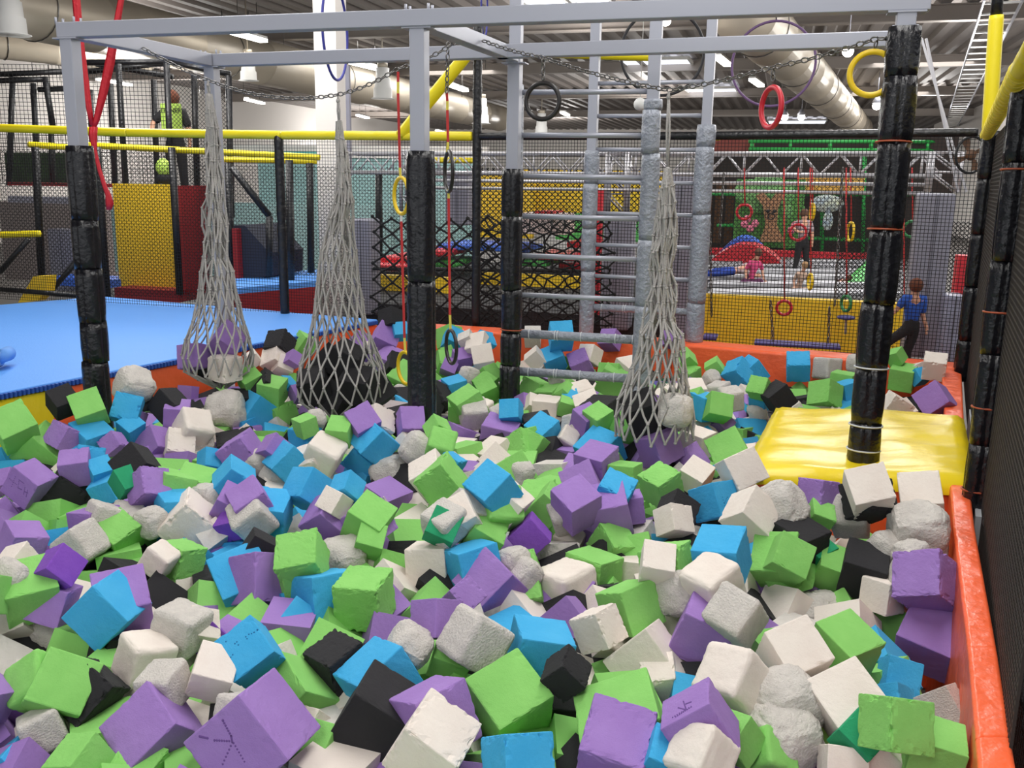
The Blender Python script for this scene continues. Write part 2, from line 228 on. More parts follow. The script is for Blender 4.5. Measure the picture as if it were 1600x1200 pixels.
BLOCKS = """
A0 b 1065,500 1125,300 845,450
A0 b 675,640 525,500 900,560
A0 b 612,668 838,700 603,885
A0 k 1150,815 1020,640 960,985
A0 p 1235,688 1170,510 1420,715
A0 p 1275,392 1475,405 1270,560
A0 p 440,712 540,540 315,640
A0 g 250,612 50,785 490,805
A0 g 20,635 300,508 60,770
A0 k 445,385 630,312 450,500
A0 g 830,395 590,475 865,510
A0 k 1370,365 1240,230 1510,355
A0 k 1100,285 1195,285 1110,410
A0 R 1045,215 150
A0 p 1500,215 1392,208 1490,330
A0 p 1105,410 1150,430 1070,510
A0 b 1140,502 1010,585 1145,600
A0 p 942,672 880,580 850,750
A0 p 297,995 95,840 470,920 #hex
A0 p 685,805 440,840 728,990
A0 k 470,915 722,1082 262,1150
A0 p 85,842 -60,870 30,985
A0 b 0,690 60,830 -80,800
A0 g 1300,905 1222,832 1555,955
A0 p 1128,1055 1095,832 1000,1168
A0 b 1288,1125 1212,1022 1540,1110
A0 b 835,962 665,1022 920,1115
A0 t 930,1120 835,965 978,1030
A0 w 1300,718 1525,742 1262,820
A0 g 1700,862 1445,797 1640,985
A0 b 725,915 845,880 730,990
A0 R 1545,650 115
A0 w 1700,580 1655,395 1470,545 *
A1 g 310,205 450,125 345,310
A1 g 580,240 400,200 655,150
A1 k 480,175 632,272 350,300
A1 k 345,310 205,310 340,420
A1 b 310,470 435,290 470,575
A1 b 290,500 340,480 300,560
A1 g 540,397 700,322 617,595
A1 k 80,582 370,520 90,690
A1 p 270,618 68,745 425,825
A1 p 470,715 560,572 385,740
A1 b 520,865 700,680 437,808
A1 b 208,862 205,737 50,1035
A1 p 150,1047 378,902 228,1195
A1 b 615,1205 695,1020 310,1165
A1 w 850,802 885,625 615,885
A1 w 1040,790 1140,660 800,660 *
A1 g 1115,580 1165,452 935,560
A1 p 1385,490 1270,322 1200,590
A1 p 1525,372 1480,450 1545,550
A1 b 790,580 640,550 920,530
A1 g 775,640 750,530 880,595
A1 R 860,480 70
A1 b 1215,748 1390,562 1365,868
A1 b 1160,712 1050,825 1350,880
A1 b 1085,1015 1140,862 1215,1120
A1 b 740,1075 850,840 925,1200
A1 R 1465,905 148
A2 R 60,705 125
A1 g 1370,1355 1520,1165 1115,1195
A1 w 1080,1052 1172,1115 985,1215
A1 k 1430,1065 1660,1040 1560,1180
A1 R 570,930 118
A1 b 10,685 115,705 5,790
A1 R -5,1085 95
A1 R 430,810 50
A1 R 165,410 145
A1 w 570,60 690,110 510,120
A1 b 600,130 665,135 660,200
A1 p 670,210 640,270 720,310
A1 g 1415,130 1590,212 1440,285
A1 R 1530,290 80
A1 g 1415,280 1485,355 1350,350
A1 k 1420,385 1600,345 1500,450
A1 w 1320,502 1490,580 1195,600
A1 w 1540,560 1590,620 1490,620 *
A2 k 185,150 300,210 275,330
A2 k 215,240 275,380 175,330
A2 b 305,212 240,155 450,170
A2 g 370,372 550,255 283,300
A2 R 470,145 80
A2 g 640,175 570,65 578,240
A2 g 690,155 585,245 710,250
A2 g 685,218 552,285 718,305
A2 w 600,375 670,325 450,330 *
A2 r 610,385 770,300 650,515 *
A2 g 300,378 480,378 300,540
A2 r 420,430 625,415 410,590 *
A2 g 230,520 185,425 340,570
A2 b 850,456 695,468 890,510
A2 k 870,435 1075,395 895,495
A2 b 1035,605 1172,482 885,520
A2 r 1285,420 1180,440 1262,640 *
A2 b 1440,507 1270,680 1640,590
A2 p 1500,808 1640,680 1268,745
A2 p 560,518 825,582 523,765
A2 r 530,575 398,615 510,780 *
A2 g 345,742 388,568 140,680 *
A2 w 215,830 203,690 -10,960
A2 b 385,810 262,730 460,800
A2 g 240,826 415,1050 15,975
A2 b 580,1118 790,905 400,975
A2 g 875,705 680,822 1005,920
A2 g 945,787 1050,612 1040,860
A2 g 870,530 1030,605 905,725
A2 g 870,560 800,570 905,700
A2 w 1165,620 1280,690 1125,660 *
A2 w 1175,745 1025,915 1300,790
A2 p 1400,780 1155,890 1480,985
A2 p 1270,1205 1512,1065 1088,1020
A2 r 260,1325 455,1165 58,1210 *
A2 w 690,1005 885,1172 560,1188
A2 g 1050,1057 900,1195 1225,1215
A2 g 1140,938 890,938 1085,1085
A3 b 108,1102 195,945 -125,990
A2 R 880,900 90
A2 g 890,130 1005,145 1020,200
A2 g 1110,262 1190,192 960,262
A2 w 920,185 980,215 880,240
A2 R 1150,170 60
A2 w 1290,270 1225,190 1450,225 *
A2 g 1450,185 1610,195 1500,245
A2 g 1195,235 1265,305 1130,275
A2 w 1150,350 1200,292 955,330
A2 w 1265,290 1440,225 1290,375
A2 k 1440,278 1640,290 1325,360
A2 p 1405,335 1272,392 1520,435
A2 g 1595,408 1465,490 1600,540
A2 g 1180,338 1285,372 1145,430
A2 p 890,262 985,292 895,375
A2 w 935,362 1025,395 885,412
A2 b 1205,330 1265,312 1220,380
A2 g 235,30 330,100 200,110
A2 p 240,75 350,120 230,120
A3 b 940,92 820,135 1050,205
A3 b 1130,10 992,128 1225,140
A3 b 1345,55 1532,52 1345,190
A3 k 1205,312 1350,195 1115,272
A3 g 800,22 700,80 865,112
A3 g 590,125 680,65 490,85
A3 w 500,150 685,148 540,240
A3 r 790,165 912,172 700,215 *
A3 R 760,155 50
A3 b 712,317 585,262 860,312
A3 r 860,290 1020,260 865,440 *
A3 g 708,388 650,292 600,420
A3 g 925,465 745,425 850,520
A3 g 1020,255 1160,280 1060,320
A3 b 1045,305 1170,365 1050,385
A3 p 1165,372 1050,405 1225,400
A3 R 1120,430 70
A3 b 958,460 1190,470 1020,690
A3 g 695,640 940,518 780,828
A3 w 690,625 805,572 510,560
A3 p 800,490 755,515 855,545
A3 p 640,642 555,692 760,810
A3 p 305,630 142,632 485,530
A3 g 125,525 10,655 270,560
A3 g 150,850 225,810 -60,830
A3 g 342,1005 170,910 525,880 ^
A3 w 690,980 800,850 510,870
A3 w 850,790 775,830 975,1040
A3 b 838,1235 768,968 630,1290 #zhk
A3 p 225,1085 10,1115 250,1290
A3 p 107,1140 -215,1205 160,1385
A3 R 1290,1170 190
A4 p 35,955 175,970 8,1190
B3 k 1500,438 1240,275 1715,345
B3 g 1235,200 1360,195 1190,370
U8 r 380,1035 275,1030 370,1170 *
A4 g 265,140 90,105 310,115
A4 g 85,152 -90,180 72,335
A4 b 195,215 320,175 215,350
A4 R 300,40 70
A4 g 650,50 600,-40 555,70
A4 w 750,55 640,80 790,170
A4 g 740,115 550,80 715,280
A4 w 1000,45 815,22 975,190
A4 p 905,165 715,290 1020,335
A4 b 800,170 740,225 890,150
A4 w 600,290 545,240 760,385
A4 w 285,1148 187,865 608,1080
B4 g 140,275 25,235 130,188
B4 w 980,130 640,150 985,300 >
B4 k 420,175 190,265 640,215
B4 R 775,360 215
B4 r 370,295 75,285 400,430 *
B4 k 200,585 240,382 545,690
B4 t 160,480 0,560 120,620
B4 R 520,490 120
B4 R 720,540 90
B4 R 750,700 165
B4 R 900,740 90
B4 g 10,612 278,712 -95,770
B4 w 560,768 330,692 520,1020
B4 p 940,850 550,862 1110,985
C4 p 1050,357 600,155 990,570
C4 g 250,340 540,215 -40,50
B4 R 30,960 70
B0 w 95,570 215,418 -80,620
B0 p 115,395 30,255 400,400
B0 v 355,640 497,432 215,700
B0 p 690,215 505,208 940,140
B0 r 950,150 700,85 1020,200 *
B0 r 835,195 1075,245 800,400 *
B0 r 715,560 540,320 910,450 *
B0 R 80,730 130
B0 g 100,705 -60,680 60,1000
B0 g 270,690 170,840 400,700
B0 p 530,835 240,750 660,775
B0 g 35,890 465,782 75,1140
B0 b 1000,1058 715,775 745,1318
B0 p 1120,592 700,682 1180,900
B0 R 400,1130 120
B0 w 185,1085 -40,1180 320,1165
B0 w 1320,600 1150,470 1440,520 *
B0 g 885,462 1110,300 920,610
B0 R 1180,280 110
B0 w 1450,135 1200,370 1715,345
B0 g 1425,505 1640,485 1360,770
B0 r 1500,1080 1190,950 1700,960 *
B1 p 95,102 300,200 25,225
B1 v 190,285 240,200 110,305
B1 r 430,170 190,350 610,320 *
B1 w 190,378 50,480 240,430
B1 k 390,385 533,458 300,520
B1 b 140,890 0,565 540,710
B1 g 865,590 880,307 525,655
B1 p 900,210 710,320 1140,415
B1 p 1215,192 1030,255 1340,450
B1 R 1080,580 175
B1 g 1390,490 1180,435 1350,590
B1 g 600,680 830,612 630,890
B1 b 835,712 635,700 875,1140
B1 g 1335,815 970,785 1370,1165 ^
B1 p 385,900 160,940 725,905
C1 b 545,288 350,-8 222,538 #smile
C1 b 548,78 785,242 500,160
C0 w 1510,160 1420,225 1640,180
B1 v 60,1060 160,1150 -60,1180
C0 g 310,540 280,235 600,630 *
C0 w 1075,290 930,110 1420,260 *
C0 r 1280,535 1460,320 1000,540 *
C0 p 635,390 790,408 690,640
C0 k 885,562 1040,582 590,900
C0 p 0,625 135,600 -150,520
C0 g 180,657 620,800 130,760
C0 r 110,900 430,740 240,1170 *
C0 p 1378,848 1143,495 973,1248
C1 p 665,1137 265,627 195,1530 #man <
C0 g 545,1190 755,907 310,1200
C0 g 1085,1350 1325,1050 800,1200
C0 w 1500,460 1820,540 1430,640
C0 b 0,1120 110,1220 -100,1200
C1 r 350,665 70,610 585,640 *
C1 g 795,600 592,272 1095,682
C1 k 970,415 1240,200 740,300
C1 b 1190,567 1545,245 980,455
C1 k 1170,617 1600,885 940,980
C1 w 740,1040 840,845 605,1000 >
C1 g 880,1180 995,935 670,1110
C1 v 745,1107 630,1200 900,1210
C1 w 1560,892 1350,1200 1990,1200
C2 R -10,260 165
C2 r 350,380 560,10 165,230 *
C2 b 885,187 815,-20 1320,247
C2 w 1450,-5 1230,50 1560,280
C2 g 700,908 415,492 1138,632
C2 g 190,335 470,435 120,480
C2 p 37,697 -196,667 446,482
C2 b 740,932 530,960 770,1420 ^ <
C2 p 1450,600 1950,755 1315,1040
C2 g 1850,400 1265,582 1950,780
C3 w 240,112 -105,375 530,500
C3 w 480,500 300,530 520,620
C2 k 1190,405 1050,500 1340,540
C2 k 980,740 1380,760 960,900 >
C3 p 550,-15 935,175 400,300
C3 w 920,640 1085,245 560,550 *
C3 w 1385,492 1165,130 1740,340
B3 r 950,1180 1150,880 650,1000 *
C3 p 735,695 735,470 345,905 #scrib <
C3 w 640,1230 790,850 340,1150 *
C3 R 1340,690 235
C3 R 1310,970 245
C3 b 270,1117 500,1220 190,1230
C3 g 1070,790 1000,900 1130,880
C3 g 1220,1165 1100,1210 1350,1210 *
C4 w 155,905 -118,505 570,690
C4 g 568,640 290,610 562,1080 ^ <
C4 r 990,552 760,640 1120,800
C4 b 610,522 500,535 625,640
C4 b 560,310 515,320 540,430
C4 g 745,983 1180,1120 640,1300
C4 w 70,1010 340,1055 60,1290
C4 w 455,978 690,1200 220,1170
C4 t 150,897 95,945 285,1030
B2 w 290,818 268,492 -30,820
B2 b 375,535 690,432 450,880
B2 t 335,442 115,345 305,515
B2 g 505,320 365,490 740,460
B2 w 520,232 285,362 600,330
B2 r 460,192 630,232 310,330
B2 g 920,262 640,255 800,365 *
B2 v 1110,430 945,248 925,590
B2 r 1110,285 1370,197 1160,420 *
B2 w 1120,385 1330,462 1090,560
B2 g 1600,480 1485,272 1810,475
B2 g 1500,610 1210,510 1690,548
B2 w 1200,735 940,655 1480,600 *
B2 R 900,690 110
B2 R 820,600 90
B2 p 805,687 530,970 970,845
B2 g 1040,865 620,945 1090,1010
B2 p 210,868 0,885 200,1180
B2 p 310,812 250,870 420,940
B3 g 40,832 315,712 150,1185
B3 w 220,627 480,670 180,760
B3 R 510,840 165
B3 k 430,200 290,270 620,330
B3 w 470,337 320,400 640,360
B3 g 478,490 165,508 605,412
B3 b 950,522 1035,297 582,500
B3 w 745,800 470,660 1000,588 *
B3 w 1000,202 800,275 1220,400
B3 g 1385,550 1440,357 1095,640
B3 g 1230,590 1500,730 1120,660
B3 g 1400,672 1045,660 1500,830
B3 R 1545,990 80
U6 k 850,817 762,850 930,850
U6 b 870,892 960,885 855,940
U6 p 745,905 692,980 880,970
U6 p 640,860 725,895 690,950
U6 g 1210,820 1110,862 1230,940
U6 w 800,972 700,1000 828,1045
U6 w 720,1040 790,1110 700,1100
U6 p 920,985 822,1055 950,1100
U6 k 830,1092 785,1150 950,1130
U6 r 1330,900 1255,935 1375,965 *
U6 b 1200,920 1300,965 1150,970
U6 b 1430,940 1365,1003 1510,960
U6 w 1300,985 1410,960 1360,1060
U6 g 1150,975 1100,1010 1190,1060
U6 g 1240,1060 1150,1055 1220,1120
U6 p 1265,1050 1360,1030 1255,1125
U6 w 1490,1055 1360,1080 1500,1110
U6 k 150,962 35,975 225,1040
U6 g 315,908 252,1000 400,950
U6 w 120,1042 20,1090 215,1110
U6 p 205,1045 160,1072 275,1090
U6 w 0,1010 -60,1050 40,1060
U7 r 175,915 75,915 180,975 *
U7 b 245,928 390,922 235,1005
U7 w 150,992 72,1055 218,1065
U7 b 320,1022 195,1072 360,1110
U7 w 485,1055 515,950 395,1050
U7 p 625,945 530,945 672,1000
U7 p 480,1047 362,1095 520,1130
U7 g 335,1025 395,1030 350,1085
U7 g 600,1060 740,1130 575,1100
U7 w 650,1035 755,1015 740,1110
U7 p 1000,930 930,960 1070,960
U7 g 1110,1028 1030,1080 1165,1080
"""
FLIP = {27, 29, 40, 45, 75, 79, 87, 92, 95, 104, 110, 115, 126, 127, 128, 142, 143, 154, 157, 180, 205, 209, 214, 273, 274, 361}
LAM = [1.008, 1.027, 0.938, 0.899, 1.088, 0.956, 1.052, 1.002, 0.986, 0.907, 0.920, 0.947, 0.918, 0.851, 1.050, 0.981, 1.009, 1.049, 1.023, 0.979, 1.023, 1.047, 1.054, 0.931, 0.970, 0.991, 1.038, 1.023, 1.095, 0.969, 1.023, 1.076, 1.055, 0.953, 0.964, 0.930, 1.012, 1.090, 1.100, 1.062, 1.095, 0.963, 0.994, 1.042, 0.925, 0.962, 1.013, 1.022, 1.014, 0.936, 0.907, 0.861, 0.999, 1.026, 0.940, 1.014, 1.014, 0.924, 0.976, 1.078, 0.968, 1.024, 0.931, 1.160, 1.071, 1.006, 0.992, 1.032, 1.019, 1.038, 0.924, 0.966, 1.074, 1.138, 1.160, 0.898, 0.918, 0.949, 0.956, 0.996, 1.013, 1.019, 0.964, 1.001, 0.982, 1.008, 1.038, 1.030, 1.050, 1.044, 0.903, 1.030, 1.044, 1.075, 0.982, 1.006, 0.999, 1.063, 1.124, 0.992, 0.956, 0.974, 0.934, 0.918, 0.989, 1.149, 1.030, 1.050, 1.078, 1.138, 0.990, 0.989, 0.964, 0.902, 0.972, 0.967, 0.984, 1.042, 0.992, 1.041, 1.030, 0.979, 1.005, 1.016, 0.986, 1.038, 0.997, 0.952, 0.937, 0.950, 1.028, 1.021, 1.065, 1.037, 1.034, 1.058, 1.002, 0.954, 0.975, 0.961, 0.972, 1.069, 0.993, 1.068, 1.036, 0.969, 0.946, 1.030, 1.039, 0.954, 0.998, 1.044, 1.046, 1.082, 0.983, 1.013, 1.079, 1.021, 0.976, 0.995, 1.012, 1.004, 1.027, 0.885, 1.037, 1.002, 0.985, 0.895, 0.856, 0.965, 0.933, 0.938, 0.989, 0.969, 1.023, 0.936, 0.934, 0.935, 0.963, 0.879, 0.842, 0.994, 0.991, 0.877, 0.962, 0.831, 0.890, 0.920, 0.964, 1.004, 1.008, 0.964, 0.941, 0.980, 0.999, 1.037, 1.029, 1.000, 1.160, 0.999, 1.121, 0.948, 1.016, 0.943, 1.004, 1.027, 1.017, 1.087, 0.952, 0.962, 0.978, 1.015, 1.001, 1.042, 0.965, 1.108, 1.093, 1.043, 1.082, 1.016, 0.980, 1.034, 1.010, 0.976, 1.031, 0.976, 1.084, 0.991, 1.124, 1.000, 0.989, 0.973, 1.077, 1.065, 1.043, 1.024, 1.033, 1.109, 0.967, 1.123, 1.052, 1.047, 1.027, 1.029, 0.994, 1.038, 1.057, 1.037, 1.045, 1.094, 1.035, 1.107, 1.062, 1.125, 0.984, 1.125, 0.992, 1.053, 1.037, 1.029, 0.990, 1.072, 1.127, 1.121, 0.960, 0.981, 1.002, 0.982, 0.995, 1.083, 1.040, 0.978, 1.007, 0.976, 0.988, 1.018, 1.095, 0.970, 1.058, 0.979, 0.991, 0.991, 0.986, 0.979, 1.000, 1.001, 1.043, 1.022, 0.995, 1.074, 1.032, 0.949, 1.050, 1.050, 1.050, 0.985, 1.037, 1.021, 1.011, 1.157, 1.019, 1.011, 0.991, 0.950, 0.948, 0.996, 1.056, 1.050, 1.118, 1.102, 1.077, 1.078, 1.054, 1.035, 1.047, 1.133, 0.921, 1.004, 0.986, 0.927, 0.975, 1.008, 1.047, 0.898, 0.886, 0.936, 0.902, 0.999, 1.000, 1.032, 1.122, 0.820, 0.887, 0.896, 0.887, 0.861, 0.974, 1.027, 0.963, 1.032, 0.882, 0.940, 0.914, 0.957, 0.969, 1.037, 1.012, 0.999, 0.937, 0.955, 1.001, 0.997, 0.981, 0.957, 0.910, 0.978, 1.006, 1.037, 0.957, 1.023, 1.026, 0.915, 0.949, 0.923, 0.972]

# ------------------------------------------------------------------ the hall: floor, deck, walls
PADH = -1.40                      # top of the pads and decks
def v3(p, h): return Vector((p[0], p[1], CAMZ+h))
concrete = mat('grey_concrete', (120, 116, 112), .6, var=(.6, (98, 94, 92), .8))
mb = MB(); mb.plate([UV(-40, -12, -2.5), UV(30, -12, -2.5), UV(30, 76, -2.5), UV(-40, 76, -2.5)], (0, 0, -.1)); struct(mb.build('floor', concrete))
mb = MB(); L0, L1 = -12, 76; prof = []
u = -40
while u < 30:
    prof += [(u, 0), (u+.22, 0), (u+.30, .12), (u+.52, .12)]; u += .6
prof.append((u, 0)); vs = []
for (a, z) in prof: vs += [UV(a, L0, 4.25+z), UV(a, L1, 4.25+z)]
mb.add(vs, [(2*i, 2*i+1, 2*i+3, 2*i+2) for i in range(len(prof)-1)])
struct(mb.build('ceiling', deck_m))
mb = MB(); mb.box(UV(-28.2, 32, 1), (.3, 88, 7)); struct(mb.build('wall_left', white_wall))
mb = MB(); mb.box(UV(-5, 76, 1), (70, .3, 7)); struct(mb.build('wall_far', white_wall))
mb = MB(); a = onz(1600, 10, 3.9); wr = a.dot(AU)+.35
mb.box(UV(9.5, 40, 1), (.3, 60, 7)); struct(mb.build('wall_right', white_wall))
for i, v in enumerate((9, 17, 25, 34, 44, 56)):
    mb = MB(); mb.box(UV(-5, v, 4.05), (66, .16, .34)); mb.box(UV(-5, v, 4.21), (66, .3, .03)); mb.box(UV(-5, v, 3.87), (66, .3, .03))
    struct(mb.build('trim_%d' % (i+1), mat('purlin_steel', (150, 142, 136), .5, .3)))
# skylights and long lit strips
for q in ((800, -28, 870, 4), (880, -34, 941, 5), (1010, 96, 1082, 104), (1075, 140, 1152, 145), (980, 99, 1005, 104), (1200, 188, 1290, 192)):
    c = onz((q[0]+q[2])/2, (q[1]+q[3])/2, 4.1); wd = (onz(q[2], (q[1]+q[3])/2, 4.1)-onz(q[0], (q[1]+q[3])/2, 4.1)).length
    t = thing('skylight', c, 'bright roof skylight strip seen between the deck ribs', 'skylight', 'skylights'); dep = 3.0
    MB().box(c, (wd, dep, .02)).build('glazing', sky_m, t); m = MB()
    for s in (-1, 1): m.box(c+AU*s*wd/2, (.08, dep, .1)); m.box(c+AV*s*dep/2, (wd, .08, .1))
    m.build('frame', white_m, t)
# fluorescent battens along the hall
LH = 3.35
def batten(x0, y0, x1, y1, lab, h=LH):
    P, Q = onz(x0, y0, h), onz(x1, y1, h); c = (P+Q)/2; d = (Q-P).normalized(); L = min(2.0, (Q-P).length); P = c-d*L/2; Q = c+d*L/2
    t = thing('ceiling_lamp', c, lab, 'ceiling lamp', 'lit battens under the roof')
    MB().bar(P, Q, .22, .08).build('lamp_tube', lamp_m, t); MB().bar(P+UZ*.07, Q+UZ*.07, .22, .06).build('housing', white_m, t)
    m = MB()
    for k in (.2, .8): p = P.lerp(Q, k); m.tube([p+UZ*.07, Vector((p.x, p.y, CAMZ+4.2))], .008, 5)
    m.build('hanger', chain_m, t)
batten(362, 50, 412, 64, 'glowing batten lamp behind the top beam between the two corner posts')
batten(550, 98, 595, 109, 'glowing batten lamp just beyond the white column')
batten(700, 132, 731, 143, 'glowing batten lamp beside the yellow brace')
batten(140, 121, 215, 135, 'glowing batten lamp behind the hanging red silk')
batten(362, 150, 430, 166, 'lower glowing batten lamp before the white wall')
batten(547, 177, 585, 187, 'lower glowing batten lamp right of the white column')
batten(675, 202, 700, 208, 'small far batten lamp by the middle post')
batten(868, 170, 896, 185, 'far batten lamp beside the black gym ring')
batten(1120, 88, 1138, 102, 'short lamp beside the rear ladder post')
batten(1172, 122, 1192, 136, 'short lamp left of the red gym ring')
batten(833, 222, 853, 230, 'tiny far lamp above the truss')
batten(500, 10, 530, 17, 'batten lamp above the top beam by the blue hoop')
for (x, y, n) in ((1325, 80, 'between the beams'), (1370, 165, 'just below the yellow ring'), (1381, 187, 'beside the right black post'), (1252, 183, 'under the big duct'), (1040, 32, 'at the ladder post top'), (1226, 183, 'under the purple hoop')):
    c = onz(x, y, 3.0); t = thing('pendant_lamp', c, 'round glowing pendant lamp '+n, 'pendant lamp', 'round pendant lamps')
    r = 8*(c-C0).length/F; r = min(r, .16)
    MB().ball(c, r, 12).build('bulb', bulb_m, t)
    m = MB(); m.tube([c+UZ*r*.5, c+UZ*r*2.1], [r*1.25, r*.35], 12); m.tube([c+UZ*r*2, Vector((c.x, c.y, CAMZ+4.2))], .012, 5); m.build('shade', steel, t)
# ventilation ducts
def duct(p, q, r, h, lab, ring=3.0):
    P, Q = onz(*p, h), onz(*q, h); t = thing('ventilation_duct', P, lab, 'ventilation duct'); m = MB(); L = (Q-P).length; n = max(2, int(L/ring)); pts = []; rs = []
    for i in range(n+1):
        k = i/n; c = P.lerp(Q, k); e = (Q-P).normalized()
        for dlt, rr in ((-.04, r), (-.03, r*1.015), (.03, r*1.015), (.04, r)): pts.append(c+e*dlt); rs.append(rr)
    m.tube(pts, rs, 24, cap=True); m.build('duct_body', duct_m, t)
    s = MB()
    for i in range(0, n, 2): c = P.lerp(Q, (i+.5)/n); s.tube([c, Vector((c.x, c.y, CAMZ+4.25))], .012, 5); s.ring(c, Q-P, r*1.02, .012, 24, 5)
    s.build('hanger', chain_m, t)
duct((-60, -14), (780, 185), .62, 3.2, 'long round galvanised duct running over the blue deck')
duct((1165, 20), (1345, 200), .6, 3.2, 'thick round duct between the purple hoop and right post')
duct((-80, 60), (230, 92), .35, 3.0, 'thinner round duct low at the upper left')
for (x, y, w_, n) in ((15, 28, 34, 'at the top left corner'), (598, 138, 24, 'beyond the white column'), (388, 112, 20, 'between the beam and chain'), (846, 198, 16, 'below the black gym ring'), (752, 180, 20, 'beside the thin black pole')):
    c = onz(x, y, 2.6); k = w_/F*(c-C0).length; t = thing('air_diffuser', c, 'white round air diffuser hanging '+n, 'air diffuser', 'air diffusers')
    m = MB(); m.tube([c+UZ*1.2*k, c+UZ*.62*k, c+UZ*.6*k, c+UZ*.05*k, c, c-UZ*.55*k, c-UZ*.6*k, c-UZ*.62*k], [.4*k, .4*k, .47*k, .5*k, .56*k, .58*k, .72*k, .72*k], 20, smooth=True); m.build('drum', white_m, t)
    m = MB(); m.tube([c+UZ*1.2*k, c+UZ*1.5*k], .32*k, 14); m.tube([c+UZ*1.4*k, Vector((c.x, c.y, CAMZ+4.36))], .015, 5); m.build('neck', duct_m, t)
rw = random.Random(8)
for i in range(26):
    x, y = rw.uniform(0, 760), rw.uniform(8, 120); c = onz(x, y, 4.34); L = rw.uniform(.7, 1.6)
    o = MB().tube([c, c-UZ*L], .012, 4).build('hanger_wire', chain_m); tag(o, 'thin wire hanging from the roof deck', 'wire', 'roof hanger wires')
# cable ladder along the right
P, Q = onz(1570, -5, 3.6), onz(1483, 205, 3.6); t = thing('cable_tray', P, 'ladder cable tray running under the roof at the right', 'cable tray'); m = MB(); s = (Q-P).cross(UZ).normalized()*.34
m.bar(P+s, Q+s, .03, .1); m.bar(P-s, Q-s, .03, .1); m.build('side_rail', steel, t); m = MB(); n = 36
for i in range(n): c = P.lerp(Q, (i+.5)/n); MB().bar(c+s, c-s, .09, .03).build('rung', white_m, t)
# white building column
P = onpl(522, 330, onz(522, 470, -1.5)*1, onz(560, 470, -1.5)*1)
YC = 13.0; b0 = ony(522, 300, YC); wd = 46/F*YC
mb = MB(); mb.box(Vector((b0.x, b0.y, CAMZ+.9)), (wd*.78, wd*.78, 6.8)); struct(mb.build('column', white_wall))
MB_ = MB(); c = ony(545, 190, YC-.3); mb = MB(); mb.box(c, (.05, .05, 1.4)); tag(mb.build('conduit', grey_cushion), 'grey vertical conduit on the side of the white column', 'conduit')

# ------------------------------------------------------------------ pads, decks and platform round the pit
def pad_run(name, pts, wd, h0, h1, m, lab, cat, side=1, bev=.03):
    t = thing(name, v3(pts[0], h0), lab, cat) if len(pts) > 2 else None
    for a, b in zip(pts[:-1], pts[1:]):
        a, b = Vector((a[0], a[1], 0)), Vector((b[0], b[1], 0)); d = (b-a).normalized(); nrm = Vector((d.y, -d.x, 0))*side
        poly = [a, b, b+nrm*wd, a+nrm*wd]
        o = MB().prism(poly, h0, h1).build('pad_section' if t else name, m, t, bevel=bev)
        if not t: tag(o, lab, cat)
    return t
BR, BL_ = onz(1495, 575, PADH), onz(588, 507, PADH)
pad_run('edge_pad', [BL_, onz(1050, 536, PADH), BR], .30, -2.5, PADH, orange_vinyl, 'long orange vinyl pad along the back edge of the pit', 'edge pad', side=-1)
ri = [onz(1474, 585, PADH), onz(1480, 700, PADH), onz(1489, 820, PADH), onz(1512, 1010, PADH), onz(1524, 1150, PADH), onz(1540, 1330, PADH)]
ri[0] = Vector((3.48, 7.42, 0))
t = thing('edge_pad', v3(ri[3], -2.5), 'orange wrinkled vinyl pad along the right edge of the pit', 'edge pad')
ro = [onz(1503, 585, PADH), onz(1508, 690, PADH), onz(1523, 820, PADH), onz(1558, 1010, PADH), onz(1580, 1150, PADH), onz(1612, 1330, PADH)]
for i in (0, 1, 2, 3, 4):
    a, b, c, d = ri[i], ri[i+1], ro[i+1], ro[i]; e = (b-a)*-.01
    MB().prism([a+e, b-e, c-e, d+e], -2.5, PADH).build('pad_section', orange_vinyl, t, bevel=.014)
# blue deck at the left with its skirt
e0, e1 = onz(-140, 640, PADH), onz(590, 499, PADH); bk = [onz(590, 497, PADH), onz(160, 463, PADH), onz(-60, 481, PADH), onz(-300, 560, PADH)]
deck = thing('play_deck', v3(e0, -2.5), 'blue matted deck along the left side of the pit', 'deck')
poly = [e0, e1, bk[1], bk[2], bk[3]]
MB().prism(poly, PADH-.05, PADH).build('mat', blue_mat_m, deck, bevel=.012)
m = MB(); L = (e1-e0); n = 150; d = L.normalized(); nr = Vector((d.y, -d.x, 0))
pl = [e0]
for i in range(n): pl += [e0+L*((i+.15)/n)+nr*.025, e0+L*((i+.6)/n)+nr*.025, e0+L*((i+.75)/n), e0+L*((i+.99)/n)]
pl += [e1-nr*.1, e0-nr*.1]
m.prism([Vector((q.x, q.y, 0)) for q in pl], PADH-.045, PADH-.012).build('toothed_edge', blue_dark, deck)
sp = onz(95, 600, PADH); k = (sp-e0).dot(d); sp = e0+d*k
MB().prism([e0-nr*.12, sp-nr*.12, sp+nr*.0, e0+nr*.0], -2.5, PADH-.055).build('skirt', yellow_vinyl, deck, bevel=.01)
MB().prism([sp-nr*.12, e1-nr*.12, e1, sp], -2.5, PADH-.055).build('skirt', orange_vinyl, deck, bevel=.01)
MB().prism([e0-nr*.4, e1-nr*.4-d*.3, bk[1]+Vector((.25, -.3, 0)), bk[2]+Vector((.1, -.3, 0))], -2.5, PADH-.06).build('base', black_metal, deck)
